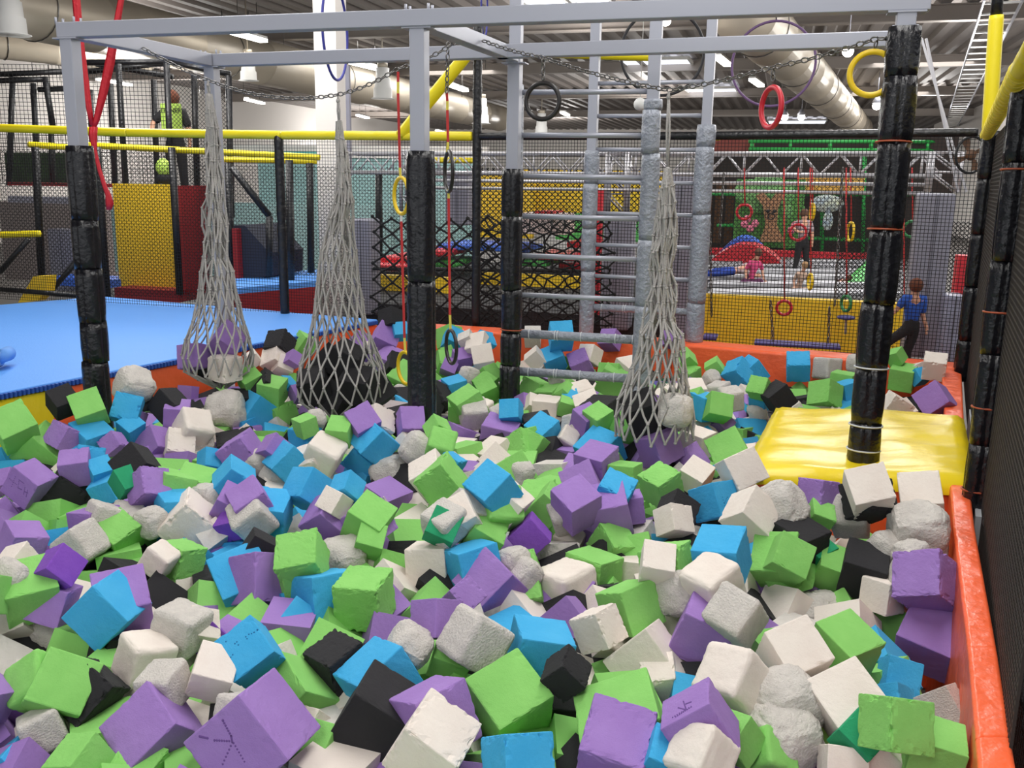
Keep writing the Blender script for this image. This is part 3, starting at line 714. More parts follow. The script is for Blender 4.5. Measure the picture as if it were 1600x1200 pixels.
# yellow landing platform
PT = -1.37
TL, TR, BR_, BLm = onz(1213, 629, PT), onz(1507, 647, PT), onz(1529, 752, PT), onz(1156, 732, PT)
plat = thing('landing_platform', v3(BLm, -2.5), 'yellow topped orange platform at the foot of the right padded post', 'platform')
cc = (TL+TR+BR_+BLm)/4
mb = MB(); N = 26; vs = []; fs = []
for j in range(N+1):
    for i in range(N+1):
        a, b = i/N, j/N; p = (BLm.lerp(BR_, a)).lerp(TL.lerp(TR, a), b); e = min(a, 1-a, b*1.2, (1-b)*1.2)
        z = .012*math.sin(a*9+b*4)*min(1, e*6)+.02*noise.noise(Vector((a*3, b*9, 2)))+.006*noise.noise(Vector((a*9, b*22, 5)))-(max(0, .05-e)/.05)**2*.035
        vs.append(Vector((p.x, p.y, CAMZ+PT+z)))
for j in range(N):
    for i in range(N): q = j*(N+1)+i; fs.append((q, q+1, q+N+2, q+N+1))
rim = [i for i in range(N+1)]+[j*(N+1)+N for j in range(1, N+1)]+[N*(N+1)+i for i in range(N-1, -1, -1)]+[j*(N+1) for j in range(N-1, 0, -1)]
n0 = len(vs)
for q in rim: p = vs[q]; o = (p-cc); o.z = 0; vs.append(Vector((p.x, p.y, 0))+o.normalized()*.004+Vector((0, 0, CAMZ+PT-.075+.010*noise.noise(p*9))))
for i in range(len(rim)): j = (i+1) % len(rim); fs.append((rim[i], n0+i, n0+j, rim[j]))
mb.add(vs, fs, True); mb.build('top_cushion', yellow_vinyl, plat)
sh = lambda p: cc+(p-cc)*.975
MB().prism([sh(BLm), sh(BR_), sh(TR), sh(TL)], -2.5, PT-.045).build('body', orange_vinyl, plat, bevel=.02)

# ------------------------------------------------------------------ the steel climbing frame
HB = .86
fl, fm, fr = onz(108, 48, HB), onz(655, 30, HB), onz(1418, 3, HB)
bl, bm_, br = onz(330, 95, HB), onz(805, 88, HB), onz(1412, 61, HB)
FRM = thing('climbing_rig', v3(fm, -2.5), 'large grey steel box frame on black padded posts over the pit', 'climbing frame')
T = .088
def beam(a, b, ea=0, eb=0, name='beam'):
    d = (b-a).normalized(); o = MB().bar(a-d*ea, b+d*eb, T, T).build(name, steel, FRM, bevel=.006); return o
beam(fl, fr, .06, .1); beam(bl, br, .04, .04)
for a, b in ((fl, bl), (fm, bm_), (fr, br)):
    d = (b-a).normalized(); beam(a+d*.05, b-d*.05)
dF = (fr-fl).normalized(); RZF = math.atan2(dF.y, dF.x)
def post(p, htop, hbot, name='post', par=FRM, tw=.086, m=steel, rz=RZF):
    return MB().box(Vector((p.x, p.y, CAMZ+(htop+hbot)/2)), (tw, tw, htop-hbot), rz=rz).build(name, m, par, bevel=.005)
def padding(p, htop, hbot, r, m, par, segs, seed, rz=RZF, lobes=4, ties=None, gd=.18, pn=.045, name='padding'):
    """Foam sleeve round a post, in taped lengths that pinch in at each joint."""
    rnd = random.Random(seed); hs = [htop]+segs+[hbot]; n = 40
    for a, b in zip(hs[:-1], hs[1:]):
        vs = []; K = max(4, int((a-b)/.045)); tw = rnd.uniform(-.1, .1); off = Vector((rnd.uniform(-.006, .006), rnd.uniform(-.006, .006), 0))
        for k in range(K+1):
            t_ = k/K; h = a+(b-a)*t_; pin = min(1, min(t_, 1-t_)*K*.55); bulge = r*(1-pn+pn*math.sqrt(pin))*(1+.03*math.sin(math.pi*t_))
            for i in range(n):
                an = 2*math.pi*i/n; gro = abs(math.sin(lobes*an/2))**.38
                rr = bulge*(1-gd+gd*gro)
                q = Vector((math.cos(an+rz+tw), math.sin(an+rz+tw), 0))
                rr *= 1+.035*noise.noise(Vector((q.x*3, q.y*3, h*11+seed)))+.022*noise.noise(Vector((q.x*9, q.y*9, h*30)))
                vs.append(Vector((p.x, p.y, CAMZ+h))+off+q*rr)
        fs = [(k*n+i, k*n+(i+1) % n, (k+1)*n+(i+1) % n, (k+1)*n+i) for k in range(K) for i in range(n)]+[tuple(range(n)), tuple(K*n+i for i in range(n-1, -1, -1))]
        mb = MB(); mb.add(vs, fs, True); mb.build(name, m, par)
    for (h, tm) in (ties or []):
        o = MB().ring(Vector((p.x, p.y, CAMZ+h)), UZ+Vector((.03, 0.05, 0)), r*.985, .0045, 30, 6).build('cable_tie', tm, par)
def hat(x, y, p): return ray(x, y).z/ray(x, y).y*p.y     # height of a pixel at the post's distance
for p, yt, segs, ties, sd in ((fl, 228, (344, 420, 502, 564), (), 1), (fm, 236, (438,), (), 2), (fr, 42, (120, 222, 358, 474, 574, 660), ((222, tie_orange), (358, tie_orange), (574, tie_white), (664, tie_white), (702, tie_white)), 3), (bm_, 264, (338, 452, 520, 570), ((515, tie_orange),), 4)):
    po = post(p, HB-.04, -2.48)
    padding(p, hat(p.x/p.y*F+800, yt, p), -2.4, .083 if p is not bm_ else .078, black_pad, po, [hat(0, y, p)*1 if 0 else hat(800+p.x/p.y*F, y, p) for y in segs], sd, ties=[(hat(800+p.x/p.y*F, y, p), tm) for y, tm in ties], lobes=4)
post(bl, HB-.04, -2.48); post(br, HB-.04, -2.48)
for p in (fl, fm, fr, bl, bm_, br):
    fo_ = MB().box(Vector((p.x, p.y, CAMZ+HB-.048)), (.17, .1, .008), rz=RZF).build('flange', steel, FRM)
    for i in (-.065, .065):
        for j in (-.03, .03):
            c = Vector((p.x, p.y, CAMZ+HB+.044))+Vector((math.cos(RZF)*i-math.sin(RZF)*j, math.sin(RZF)*i+math.cos(RZF)*j, 0)); MB().tube([c-UZ*.008, c+UZ*.03], .008, 6).build('bolt', steel, fo_)
# ------------------------------------------------------------------ the two ladders
def ladder(pl, pr, htop, rungs, padded, lab, ppl, ppr, n_pad_l=True, hb=-2.45):
    t = thing('ladder', v3(pl, -2.5), lab, 'ladder')
    rz = math.atan2((pr-pl).y, (pr-pl).x)
    sp_ = [MB().box(Vector((p.x, p.y, CAMZ+(htop+hb)/2)), (.085, .085, htop-hb), rz=rz).build('side_post', steel, t, bevel=.005) for p in (pl, pr)]
    for h, pd in rungs:
        a, b = v3(pl, h), v3(pr, h); ro_ = MB().tube([a, b], .019 if not pd else .034, 14).build('rung', steel if not pd else grey_pad, t)
        if pd:
            for k in (.14, .34, .36, .54, .8, .93):
                c = a.lerp(b, k); MB().ring(c, b-a, .035, .004, 16, 5).build('cable_tie', tie_white, ro_)
    for (p, top, segs, r, sd), q_ in zip((ppl, ppr), sp_):
        if top is not None: padding(p, top, hb, r, grey_pad, q_, segs, sd, rz=rz, lobes=2, gd=.07, pn=.04)
    return t
dB = (br-bl).normalized(); nB = Vector((-dB.y, dB.x, 0))
l1 = ony(803, 300, 7.02); l1.z = 0; r1 = ony(1014, 300, 6.78-.0); r1.z = 0
rg = [(143.5, 0), (211.5, 0), (276.5, 0), (340, 0), (402.5, 0), (464.5, 0), (526, 1), (586, 1)]
mid = (l1+r1)/2
ladder(l1, r1, 1.35, [(ray(905, y).z/ray(905, y).y*mid.y, pd) for y, pd in rg], 2, 'nearer grey steel ladder standing just behind the frame', (l1, hat(0, 0, l1) if 0 else ray(800, 132).z/ray(800, 132).y*l1.y, [-.2, -.7, -1.1], .062, 11), (r1, ray(1012, 155).z/ray(1012, 155).y*r1.y, [ray(1008, y).z/ray(1008, y).y*r1.y for y in (172, 240, 375, 478, 600)], .067, 12))
l2 = ony(923, 300, 8.75); r2 = ony(1098, 300, 8.45); l2.z = r2.z = 0; mid2 = (l2+r2)/2
rg2 = [(129, 0), (181, 0), (234, 0), (285.5, 0), (335, 0), (385, 0), (434.5, 0), (484, 1), (537, 1)]
ladder(l2, r2, 1.5, [(ray(1012, y).z/ray(1012, y).y*mid2.y, pd) for y, pd in rg2], 2, 'farther grey steel ladder standing at the back pad', (l2, ray(915, 235).z/ray(915, 235).y*l2.y, [0, -.4, -.8], .07, 13), (r2, ray(1100, 195).z/ray(1100, 195).y*r2.y, [ray(1095, y).z/ray(1095, y).y*r2.y for y in (230, 335, 473)], .085, 14), hb=-1.42)

# ------------------------------------------------------------------ chains, rings, straps
def chain_links(mb, pts, pitch=.034, R=.017, r=.0042):
    L = [0]; pts = [Vector(p) for p in pts]
    for a, b in zip(pts[:-1], pts[1:]): L.append(L[-1]+(b-a).length)
    def at(s):
        for i in range(len(L)-1):
            if s <= L[i+1] or i == len(L)-2: return pts[i].lerp(pts[i+1], (s-L[i])/max(1e-6, L[i+1]-L[i]))
    n = int(L[-1]/pitch)
    for i in range(n):
        a, b = at(i*pitch), at((i+1)*pitch); d = (b-a).normalized(); c = (a+b)/2
        x = d.orthogonal().normalized(); 
        x = (UZ-d*UZ.dot(d)).normalized() if abs(d.z) < .9 else (AU-d*AU.dot(d)).normalized()
        y = d.cross(x); s = (x if i % 2 else y)
        s = (x*math.cos(.6)+y*math.sin(.6)) if i % 2 else (y*math.cos(.6)-x*math.sin(.6))
        hl = pitch*.5+r*1.2; path = []
        for k in range(10):
            an = 2*math.pi*k/10; path.append(c+d*(math.cos(an)*(hl-.003))+s*(math.sin(an)*.0125))
        mb.tube(path, r, 5, closed=True)
ca = onz(234, 74, HB); cb = onz(718, 60, HB)
ca = fl.lerp(bl, .42)+AU*.05; cb = fm.lerp(bm_, .42)-AU*.05; ca.z = CAMZ+HB-.02; cb.z = ca.z
cA, cB2 = fm.lerp(bm_, .52)+AU*.05, fr-dF*.03-UZ*.16
pl1 = (ca, cb)
pt = lambda x, y: onpl(x, y, ca, cb)
ch = thing('hanging_chain', ca, 'slack zinc chain slung between the two left crossbeams', 'chain'); m = MB()
A_, B_, C_, D_, E_ = ca, pt(325, 125), pt(528, 148), pt(622, 107), cb
def sag(a, b, s): return [a.lerp(b, k/8)-UZ*s*4*(k/8)*(1-k/8) for k in range(9)]
m1 = sag(A_, B_, .01)+sag(B_, C_, .06)[1:]+sag(C_, D_, .02)[1:]+sag(D_, E_, .02)[1:]
chain_links(m, m1); m.build('chain_links', chain_m, ch)
pl2 = (cA, cB2); qt = lambda x, y: onpl(x, y, cA, cB2)
ch2 = thing('hanging_chain', cA, 'slack zinc chain slung from the mid crossbeam to the right post', 'chain'); m = MB()
m2 = [cA]+sag(cA, qt(849, 90), .01)[1:]+sag(qt(849, 90), qt(1045, 141), .015)[1:]+sag(qt(1045, 141), qt(1208, 105), .01)[1:]+sag(qt(1208, 105), qt(1370, 60), .01)[1:]+sag(qt(1370, 60), cB2, .003)[1:]
chain_links(m, m2); m.build('chain_links', chain_m, ch2)
def ring_at(top, c, Rpx, nrm_mix, m, lab, depth_c, rr=.0135, group='gym rings'):
    c = Vector(c); R = Rpx*(c-C0).length/F; nr = (ray(800, 300).normalized()*nrm_mix[0]+AU*nrm_mix[1]).normalized(); nr.z = 0
    t = thing('gym_ring', top, lab, 'gym ring', group); mb = MB(); mb.ring(c, nr, R, rr, 36, 10); mb.build('ring', m, t)
    if (Vector(top)-c).length > R+.03:
        q = MB(); chain_links(q, [Vector(top), c+UZ*(R+.005)], .03); q.build('chain_links', chain_m, t)
    return t
ring_at(qt(849, 92), qt(848, 158), 26, (1, .35), ring_black, 'black gym ring hanging from the chain left of the ladder', 0, .0145)
ring_at(qt(1208, 108), qt(1205, 168), 28, (1, 1.9), ring_red, 'red gym ring hanging from the chain by the purple hoop', 0, .0145)
ring_at(qt(1370, 64), qt(1362, 115), 29, (1, .25), ring_yellow, 'yellow gym ring hanging from the chain beside the right post', 0, .0145)
def strap(pts, name_lab, ringspec, dpl, top):
    t = thing('ring_strap', top, name_lab, 'ring strap'); 
    for (x0, y0, x1, y1, m) in pts:
        a, b = dpl(x0, y0), dpl(x1, y1); MB().bar(a, b, .016, .004, up=AV).build('webbing', m, t)
    for (x, y, rx, ry, m) in ringspec:
        c = dpl(x, y); R = ry*(c-C0).length/F; k = rx/ry; ang = math.acos(min(1, k)); v = (ray(x, y)); v.z = 0; v.normalize()
        nr = v*math.cos(ang)+Vector((v.y, -v.x, 0))*math.sin(ang); MB().ring(c, nr, R, .0125, 32, 9).build('ring', m, t)
strap([(622, 112, 622, 128, strap_red), (622, 128, 622, 146, strap_yellow), (622, 146, 625, 262, strap_red), (625, 262, 626, 280, strap_yellow), (627, 332, 627, 346, white_m), (627, 346, 632, 528, strap_red), (632, 528, 633, 548, strap_yellow)],
      'red strap with two yellow rings hanging left of the middle post', [(627, 306, 11, 27, ring_yellow), (634, 575, 12, 25, ring_yellow)], pt, pt(622, 112))
S2 = lambda x, y: onpl(x, y, ca+AV*.15, cb+AV*.15)
t2 = strap([(698, 145, 699, 158, strap_red), (699, 158, 699, 172, strap_yellow), (699, 172, 700, 222, strap_red), (700, 222, 699, 238, strap_yellow), (701, 296, 701, 310, strap_yellow), (701, 310, 703, 492, strap_red), (703, 492, 704, 516, strap_yellow)],
      'red strap with two black rings hanging right of the middle post', [(701, 268, 6, 30, ring_black), (705, 542, 8, 26, ring_black)], S2, S2(698, 145))
m = MB(); chain_links(m, [S2(700, 66), S2(698, 146)], .034); tag(m.build('short_chain', chain_m), 'short chain carrying the strap with black rings', 'chain')


# ------------------------------------------------------------------ foam pit
SURF = -1.47
def face_grid(n):
    vs = {}; V = []; Fs = []
    def idx(p):
        k = tuple(round(c, 5) for c in p)
        if k not in vs: vs[k] = len(V); V.append(Vector(p))
        return vs[k]
    t = [-.5+i/n for i in range(n+1)]
    # rows crowd towards the edges so that chips and rounding have enough points
    t = [math.copysign(.5*(1-(1-abs(x)*2)**1.5), x) if x else 0 for x in t]
    for ax in range(3):
        for s in (-.5, .5):
            for i in range(n):
                for j in range(n):
                    q = []
                    for (a, b) in ((t[i], t[j]), (t[i+1], t[j]), (t[i+1], t[j+1]), (t[i], t[j+1])):
                        p = [0, 0, 0]; p[ax] = s; p[(ax+1) % 3] = a; p[(ax+2) % 3] = b; q.append(idx(p))
                    Fs.append(q if s > 0 else q[::-1])
    return V, Fs
def cube_mesh(name, seed, style):
    n = {'crisp': 14, 'chip': 18, 'worn': 18, 'rock': 20}[style]
    V, Fs = face_grid(n); off = Vector((seed*7.3, seed*3.1, seed*1.7)); out = []
    rad = {'crisp': .022, 'chip': .03, 'worn': .11, 'rock': .3}[style]
    for p in V:
        q = Vector([max(-.5+rad, min(.5-rad, c)) for c in p]); d = p-q
        r = q+(d.normalized()*rad if d.length > 1e-6 else Vector((0, 0, 0)))
        if style == 'rock': r = r.lerp(r.normalized()*.56, .3)
        e = sorted(abs(c) for c in p)          # e[1] is the second largest: near .5 on an edge
        edge = max(0, (e[1]-.36)/.14)
        nz = noise.noise(p*9+off); nf = noise.noise(p*26+off)
        if style == 'crisp': k = edge*(max(0, nz-.28)*.12+max(0, nf-.25)*.04)+abs(nf)*.003
        elif style == 'chip': k = edge*(max(0, nz-.12)*.22+max(0, nf)*.05)+max(0, noise.noise(p*5+off)-.42)*.1
        elif style == 'worn': k = (edge*.05*abs(noise.noise(p*4+off))+.028*noise.noise(p*3.2+off)+.024*nz+.012*nf)
        else: k = .13*noise.noise(p*2.1+off)+.05*nz+.02*nf+.04*noise.noise(p*4.4+off)
        r = r*(1-k); out.append(r)
    if style != 'rock':                         # cut blocks are never quite square
        sh = Vector((noise.noise(off*1.3)*.04, noise.noise(off*2.1)*.04, noise.noise(off*.7)*.04))
        out = [Vector((v.x+v.y*sh.x, v.y+v.z*sh.y, v.z+v.x*sh.z)) for v in out]
    me = bpy.data.meshes.new(name); me.from_pydata(out, [], Fs)
    me.polygons.foreach_set('use_smooth', [style in ('worn', 'rock')]*len(Fs))
    me.materials.append(FOAM['w']); return me
MESH = {s: [cube_mesh('foam_'+s, i+k*11, s) for i in range(n)] for k, (s, n) in enumerate((('crisp', 7), ('chip', 4), ('worn', 6), ('rock', 5)))}
OFF = {}
for r_, y_ in zip('ABC', (560, 760, 960)):
    for i_ in range(5): OFF[r_+str(i_)] = (320*i_, y_, .2)
for i_, x_ in zip('5678', (0, 400, 800, 1200)): OFF['U'+i_] = (x_, 300, .25)
def frame_from(J, A, B, flip=0):
    """Where a cube's three edges point, from how its near corner J and two edges look along the line of sight."""
    d = ray(*J).normalized(); rx = (RT-d*RT.dot(d)).normalized(); uy = (UP-d*UP.dot(d)).normalized()
    if rx.cross(uy).dot(d) > 0: pass
    uy = (uy-rx*uy.dot(rx)).normalized()
    def flat(P):
        e = ray(*P); e = e/e.dot(d)*1.0; return complex((e-d).dot(rx), (e-d).dot(uy))
    a, b = flat(A), flat(B); c = (-(a*a+b*b))**.5
    s = math.sqrt((abs(a)**2+abs(b)**2+abs(c)**2)/2)
    za = math.sqrt(max(0, s*s-abs(a)**2)); zb = math.sqrt(max(0, s*s-abs(b)**2)); zc = math.sqrt(max(0, s*s-abs(c)**2))
    dot = lambda p, q: p.real*q.real+p.imag*q.imag
    if dot(a, b) > 0:
        if za < zb: za = -za
        else: zb = -zb
    if dot(a, c)+za*zc > abs(dot(a, c)-0)*1e-6 and abs(dot(a, c)-za*zc*-1) > abs(dot(a, -c)+za*zc): c = -c
    if flip: za, zb = -za, -zb
    ea = (rx*a.real+uy*a.imag+d*za)/s; eb = (rx*b.real+uy*b.imag+d*zb)/s
    ea.normalize(); eb = (eb-ea*eb.dot(ea)).normalized(); ec = ea.cross(eb)
    if ec.dot(d) < 0: ec = -ec
    return ea, eb, ec, s
BLK = []
def add_block(crop, col, J, A, B, flags):
    ox, oy, sc = OFF[crop]; g = lambda q: (ox+sc*q[0], oy+sc*q[1])
    J, A, B = g(J), g(A), g(B)
    ea, eb, ec, s = frame_from(J, A, B, len(BLK) in FLIP)
    P = onz(J[0], J[1], SURF); dist = (P-C0).length
    size = s*dist; k = (LAM[len(BLK)]*(.94 if '<' in flags else 1.06 if '>' in flags else 1)) if LAM else 1.0
    P = C0+(P-C0)*k; size = max(.11*k, s*dist*k)
    ctr = P+(ea+eb+ec)*size/2
    X, Y, Z = ea, eb, ea.cross(eb)
    BLK.append(dict(col=col, c=ctr, s=size, M=Matrix((X, Y, Z)).transposed(), J=P, px=(J[0]+A[0]+B[0])/3, py=(J[1]+A[1]+B[1])/3, fl=flags, ea=ea, eb=eb, ec=ec, rock=False, Jp=J, Ap=A, Bp=B))
for line in BLOCKS.strip().split('\n'):
    t = line.split()
    if t[1] == 'R':
        ox, oy, sc = OFF[t[0]]; x, y = [float(q) for q in t[2].split(',')]; x = ox+sc*x; y = oy+sc*y
        P = onz(x, y, SURF-.04); R = float(t[3])*sc*(P-C0).length/F
        rnd = random.Random(int(x*7+y)); M = Matrix.Rotation(rnd.uniform(0, 6), 3, 'Z') @ Matrix.Rotation(rnd.uniform(0, 3), 3, 'X') @ Matrix.Rotation(rnd.uniform(0, 3), 3, 'Y')
        R = max(.065, min(.13, R)); k = LAM[len(BLK)] if LAM else 1.0; P = C0+(P-C0)*k; R *= k
        BLK.append(dict(col='r', c=P+ray(x, y).normalized()*R*.6, s=R*1.95, M=M, px=x, py=y, fl='', rock=True, Jp=(x, y), rpx=float(t[3])*sc))
        continue
    q = [tuple(float(a) for a in s.split(',')) for s in t[2:5]]
    add_block(t[0], t[1], q[0], q[1], q[2], ' '.join(t[5:]))
# ---- labels: colour, wear, the neighbours' colours and a landmark
CN = {'b': 'blue', 'g': 'lime green', 'p': 'lilac', 'w': 'cream', 'k': 'black', 't': 'dark green', 'v': 'violet', 'r': 'grey'}
MARKS = [((150, 560), 'by the yellow end of the blue deck'), ((420, 560), 'below the purple-filled net'), ((530, 590), 'by the net of black cubes'),
         ((655, 640), 'at the middle front post'), ((800, 590), 'at the ladder\'s padded post'), ((900, 590), 'under the ladder rungs'), ((1020, 640), 'by the net nearest the ladder'),
         ((1200, 590), 'by the orange back pad'), ((1400, 600), 'behind the yellow platform'), ((1150, 740), 'beside the yellow platform'), ((1360, 790), 'in front of the yellow platform'),
         ((1480, 950), 'along the orange side pad'), ((1300, 1130), 'in the near corner by the side pad'), ((900, 1130), 'at the near middle of the pit'), ((550, 1130), 'near, below the stick-figure area'),
         ((150, 1130), 'in the near corner of the pit'), ((60, 900), 'at the pit\'s near side edge'), ((60, 740), 'below the yellow deck skirt'), ((330, 760), 'in front of the purple-filled net'),
         ((560, 760), 'in front of the net of black cubes'), ((780, 760), 'in front of the middle posts'), ((960, 780), 'in open pit before the ladder'), ((300, 930), 'in the pit\'s near third'),
         ((640, 930), 'near the big chipped green cube'), ((900, 930), 'near the big white block'), ((1150, 930), 'near the big stone-grey block')]
USED = set()
def others(b, dx, dy, k=1):
    best = []
    for o in BLK:
        if o is b: continue
        x, y = o['px']-b['px'], o['py']-b['py']; L = math.hypot(x, y)
        if L < 8: continue
        cs = (x*dx+y*dy)/L
        if cs > .62: best.append((L*(2-cs), o))
    best.sort(key=lambda q: q[0])
    return CN[best[0][1]['col']] if best else None
def describe(b):
    base = CN[b['col']]
    if b['rock']: base = 'rounded crumbly grey foam chunk'
    elif '*' in b['fl']: base = 'worn '+base+' foam block'
    elif '^' in b['fl']: base = 'chipped '+base+' foam cube'
    else: base = base+' foam cube'
    for k, t in (('#hex', 'lilac foam cube with letters scratched into its front'), ('#smile', 'blue foam cube with a smiling face poked into it'), ('#zhk', 'blue foam cube with small dotted letters poked in'),
                 ('#man', 'lilac foam cube with a stick figure poked into it'), ('#scrib', 'lilac foam cube with a rough scribble carved on top')):
        if k in b['fl']: return t
    l, r, u, d = others(b, -1, 0), others(b, 1, 0), others(b, 0, -1), others(b, 0, 1)
    mk = sorted(MARKS, key=lambda m: math.hypot(m[0][0]-b['px'], (m[0][1]-b['py'])*1.3))
    opts = [f"{base} {mk[0][1]}"]
    if l and r: opts.append(f"{base}, {l} to its left, {mk[0][1]}"); opts.append(f"{base}, {r} to its right, {mk[0][1]}"); opts.append(f"{base} between {l} and {r}, {mk[0][1]}")
    if u: opts.append(f"{base}, {u} behind it, {mk[0][1]}")
    if d: opts.append(f"{base}, {d} below it, {mk[0][1]}")
    if u and d: opts.append(f"{base}, {u} behind, {d} below, {mk[0][1]}")
    if l and r and u: opts.append(f"{base} between {l} and {r}, {u} behind, {mk[0][1]}")
    if l and r and d: opts.append(f"{base} between {l} and {r}, {d} below, {mk[0][1]}")
    for a in (l, r):
        for q in (u, d):
            if a and q: opts.append(f"{base} touching {a} and {q} ones {mk[0][1]}")
    return opts
ORD = ['first', 'second', 'third', 'fourth', 'fifth', 'sixth', 'seventh', 'eighth', 'ninth', 'tenth', 'eleventh', 'twelfth']
def make_labels(bl):
    cnt = {}
    for b in bl:
        o = describe(b); b['opts'] = [o] if isinstance(o, str) else [x for x in dict.fromkeys(o) if len(x.split()) <= 16]
        for x in b['opts']: cnt[x] = cnt.get(x, 0)+1
    for b in bl:
        lab = next((x for x in b['opts'] if cnt[x] == 1 and x not in USED), None)
        b['label'] = lab
        if lab: USED.add(lab)
    rest = {}
    for b in bl:
        if not b['label']: rest.setdefault(b['opts'][-1] if b['opts'] else 'foam cube', []).append(b)
    for k, g in rest.items():
        g.sort(key=lambda b: b['px'])
        for i, b in enumerate(g):
            t = b['opts'][0]; same = sorted([o for o in bl if o.get('opts') and o['opts'][0] == t], key=lambda o: o['px'])
            n = same.index(b); l = f"{ORD[min(n, 11)]} from the left, {t}"; b['label'] = l; USED.add(l)
def vis(b): return b['s']/(b['c']-C0).length
cubes = [b for b in BLK if not b['rock']]; rocks = [b for b in BLK if b['rock']]
cubes.sort(key=lambda b: -vis(b)); single = cubes[:298]+rocks; rest_blk = cubes[298:]
make_labels(single)
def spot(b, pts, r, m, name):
    """Small raised discs, darker to paint in the shade of dents, on the face of block b that looks at the camera most, given where they are seen."""
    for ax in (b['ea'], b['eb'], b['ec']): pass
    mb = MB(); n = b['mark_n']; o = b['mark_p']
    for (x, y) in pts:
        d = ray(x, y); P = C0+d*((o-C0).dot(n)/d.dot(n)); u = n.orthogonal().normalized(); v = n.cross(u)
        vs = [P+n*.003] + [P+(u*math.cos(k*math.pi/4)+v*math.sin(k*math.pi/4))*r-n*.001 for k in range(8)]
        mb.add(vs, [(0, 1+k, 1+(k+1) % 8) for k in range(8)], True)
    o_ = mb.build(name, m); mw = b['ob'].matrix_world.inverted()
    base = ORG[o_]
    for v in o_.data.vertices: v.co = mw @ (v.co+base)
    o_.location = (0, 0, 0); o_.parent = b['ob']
for i, b in enumerate(single):
    rnd = random.Random(i*13+5)
    st = 'rock' if b['rock'] else 'worn' if '*' in b['fl'] else 'chip' if '^' in b['fl'] or rnd.random() < .12 else 'crisp'
    if '#' in b['fl']: st = 'crisp'
    me = rnd.choice(MESH[st]); o = bpy.data.objects.new('foam_chunk' if b['rock'] else 'foam_cube', me); COL.objects.link(o)
    o.matrix_world = Matrix.Translation(b['c']) @ b['M'].to_4x4() @ Matrix.Diagonal((b['s'], b['s'], b['s'], 1))
    o.material_slots[0].link = 'OBJECT'; o.material_slots[0].material = FOAM[b['col']]; b['ob'] = o
    tag(o, b['label'], 'foam chunk' if b['rock'] else 'foam cube', 'foam chunks in the pit' if b['rock'] else 'foam cubes in the pit')
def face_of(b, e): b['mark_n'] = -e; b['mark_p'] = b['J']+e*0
poke = {'#smile': None}
def crop_pts(c, L): ox, oy, s = OFF[c]; return [(ox+s*x, oy+s*y) for x, y in L]
def seg(L, n):
    out = []
    for (a, b) in L:
        for i in range(n): t = i/(n-1); out.append((a[0]+(b[0]-a[0])*t, a[1]+(b[1]-a[1])*t))
    return out
darker = {'p': mat('dent_shade_lilac', (104, 72, 138), .9), 'b': mat('dent_shade_blue', (18, 96, 152), .9)}  # deeper foam colours that paint in the shade inside the dents
bpy.context.view_layer.update()
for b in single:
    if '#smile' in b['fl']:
        face_of(b, b['ec']); spot(b, crop_pts('C1', [(165, 212), (250, 215), (235, 228), (262, 238), (330, 190), (345, 155), (320, 175), (385, 140), (410, 120), (365, 150), (110, 318), (122, 335), (140, 347), (160, 352), (182, 348), (202, 335), (218, 315)]), .0032, darker['b'], 'face_dent_shade')
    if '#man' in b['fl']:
        face_of(b, b['ec']); spot(b, crop_pts('C1', seg([((140, 830), (205, 950)), ((205, 950), (215, 1000)), ((-40, 955), (20, 968)), ((75, 985), (190, 990)), ((215, 1000), (140, 1170)), ((225, 1005), (310, 1150))], 7)), .0042, darker['p'], 'figure_dent_shade')
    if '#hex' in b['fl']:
        face_of(b, b['eb']); spot(b, crop_pts('A0', seg([((75, 940), (130, 985)), ((120, 925), (90, 1000)), ((150, 950), (140, 1010)), ((150, 950), (185, 975)), ((140, 1010), (170, 1025)), ((195, 1010), (185, 1060)), ((215, 1030), (205, 1080)), ((190, 1040), (215, 1050))], 6)), .0035, darker['p'], 'scratch_shade')
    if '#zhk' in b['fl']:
        face_of(b, b['eb']); spot(b, crop_pts('A3', seg([((845, 1085), (865, 1170)), ((880, 1085), (860, 1130)), ((885, 1085), (920, 1160)), ((905, 1085), (885, 1160)), ((895, 1120), (915, 1125))], 5)), .003, darker['b'], 'dotted_letter_shade')
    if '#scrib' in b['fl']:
        face_of(b, b['ec']); spot(b, crop_pts('C3', seg([((455, 805), (600, 720)), ((500, 730), (560, 745)), ((540, 680), (560, 740)), ((560, 700), (600, 685)), ((480, 800), (600, 725))], 9)), .0035, darker['p'], 'scribble_shade')
# ---- what fills the pit below the counted cubes, one heap
PITL = [onz(0, 690, -1.5), onz(590, 520, -1.5)]
pit_poly = [Vector((-4.0, 4.0, 0)), Vector((-3.2, 5.9, 0)), Vector((-1.45, 9.35, 0)), Vector((3.5, 7.45, 0)), Vector((1.98, 4.05, 0)), Vector((1.2, 2.1, 0)), Vector((.9, .9, 0)), Vector((-1.5, .9, 0))]
def inside(p, poly):
    c = False; n = len(poly)
    for i in range(n):
        a, b = poly[i], poly[(i+1) % n]
        if (a[1] > p[1]) != (b[1] > p[1]) and p[0] < (b[0]-a[0])*(p[1]-a[1])/(b[1]-a[1])+a[0]: c = not c
    return c
me = bpy.data.meshes.new('foam_cubes'); bmh = bmesh.new(); rnd = random.Random(3); keys = list('bgpwkrtgw')
def low_cube(bm, c, s, M, mi, bev=.03):
    vs = []
    for k in (-1, 1):
        for j in (-1, 1):
            for i in (-1, 1): vs.append(bm.verts.new(c+M @ (Vector((i, j, k))*s/2)))
    for f in ((0, 2, 3, 1), (4, 5, 7, 6), (0, 1, 5, 4), (1, 3, 7, 5), (3, 2, 6, 7), (2, 0, 4, 6)):
        q = bm.faces.new([vs[i] for i in f]); q.material_index = mi
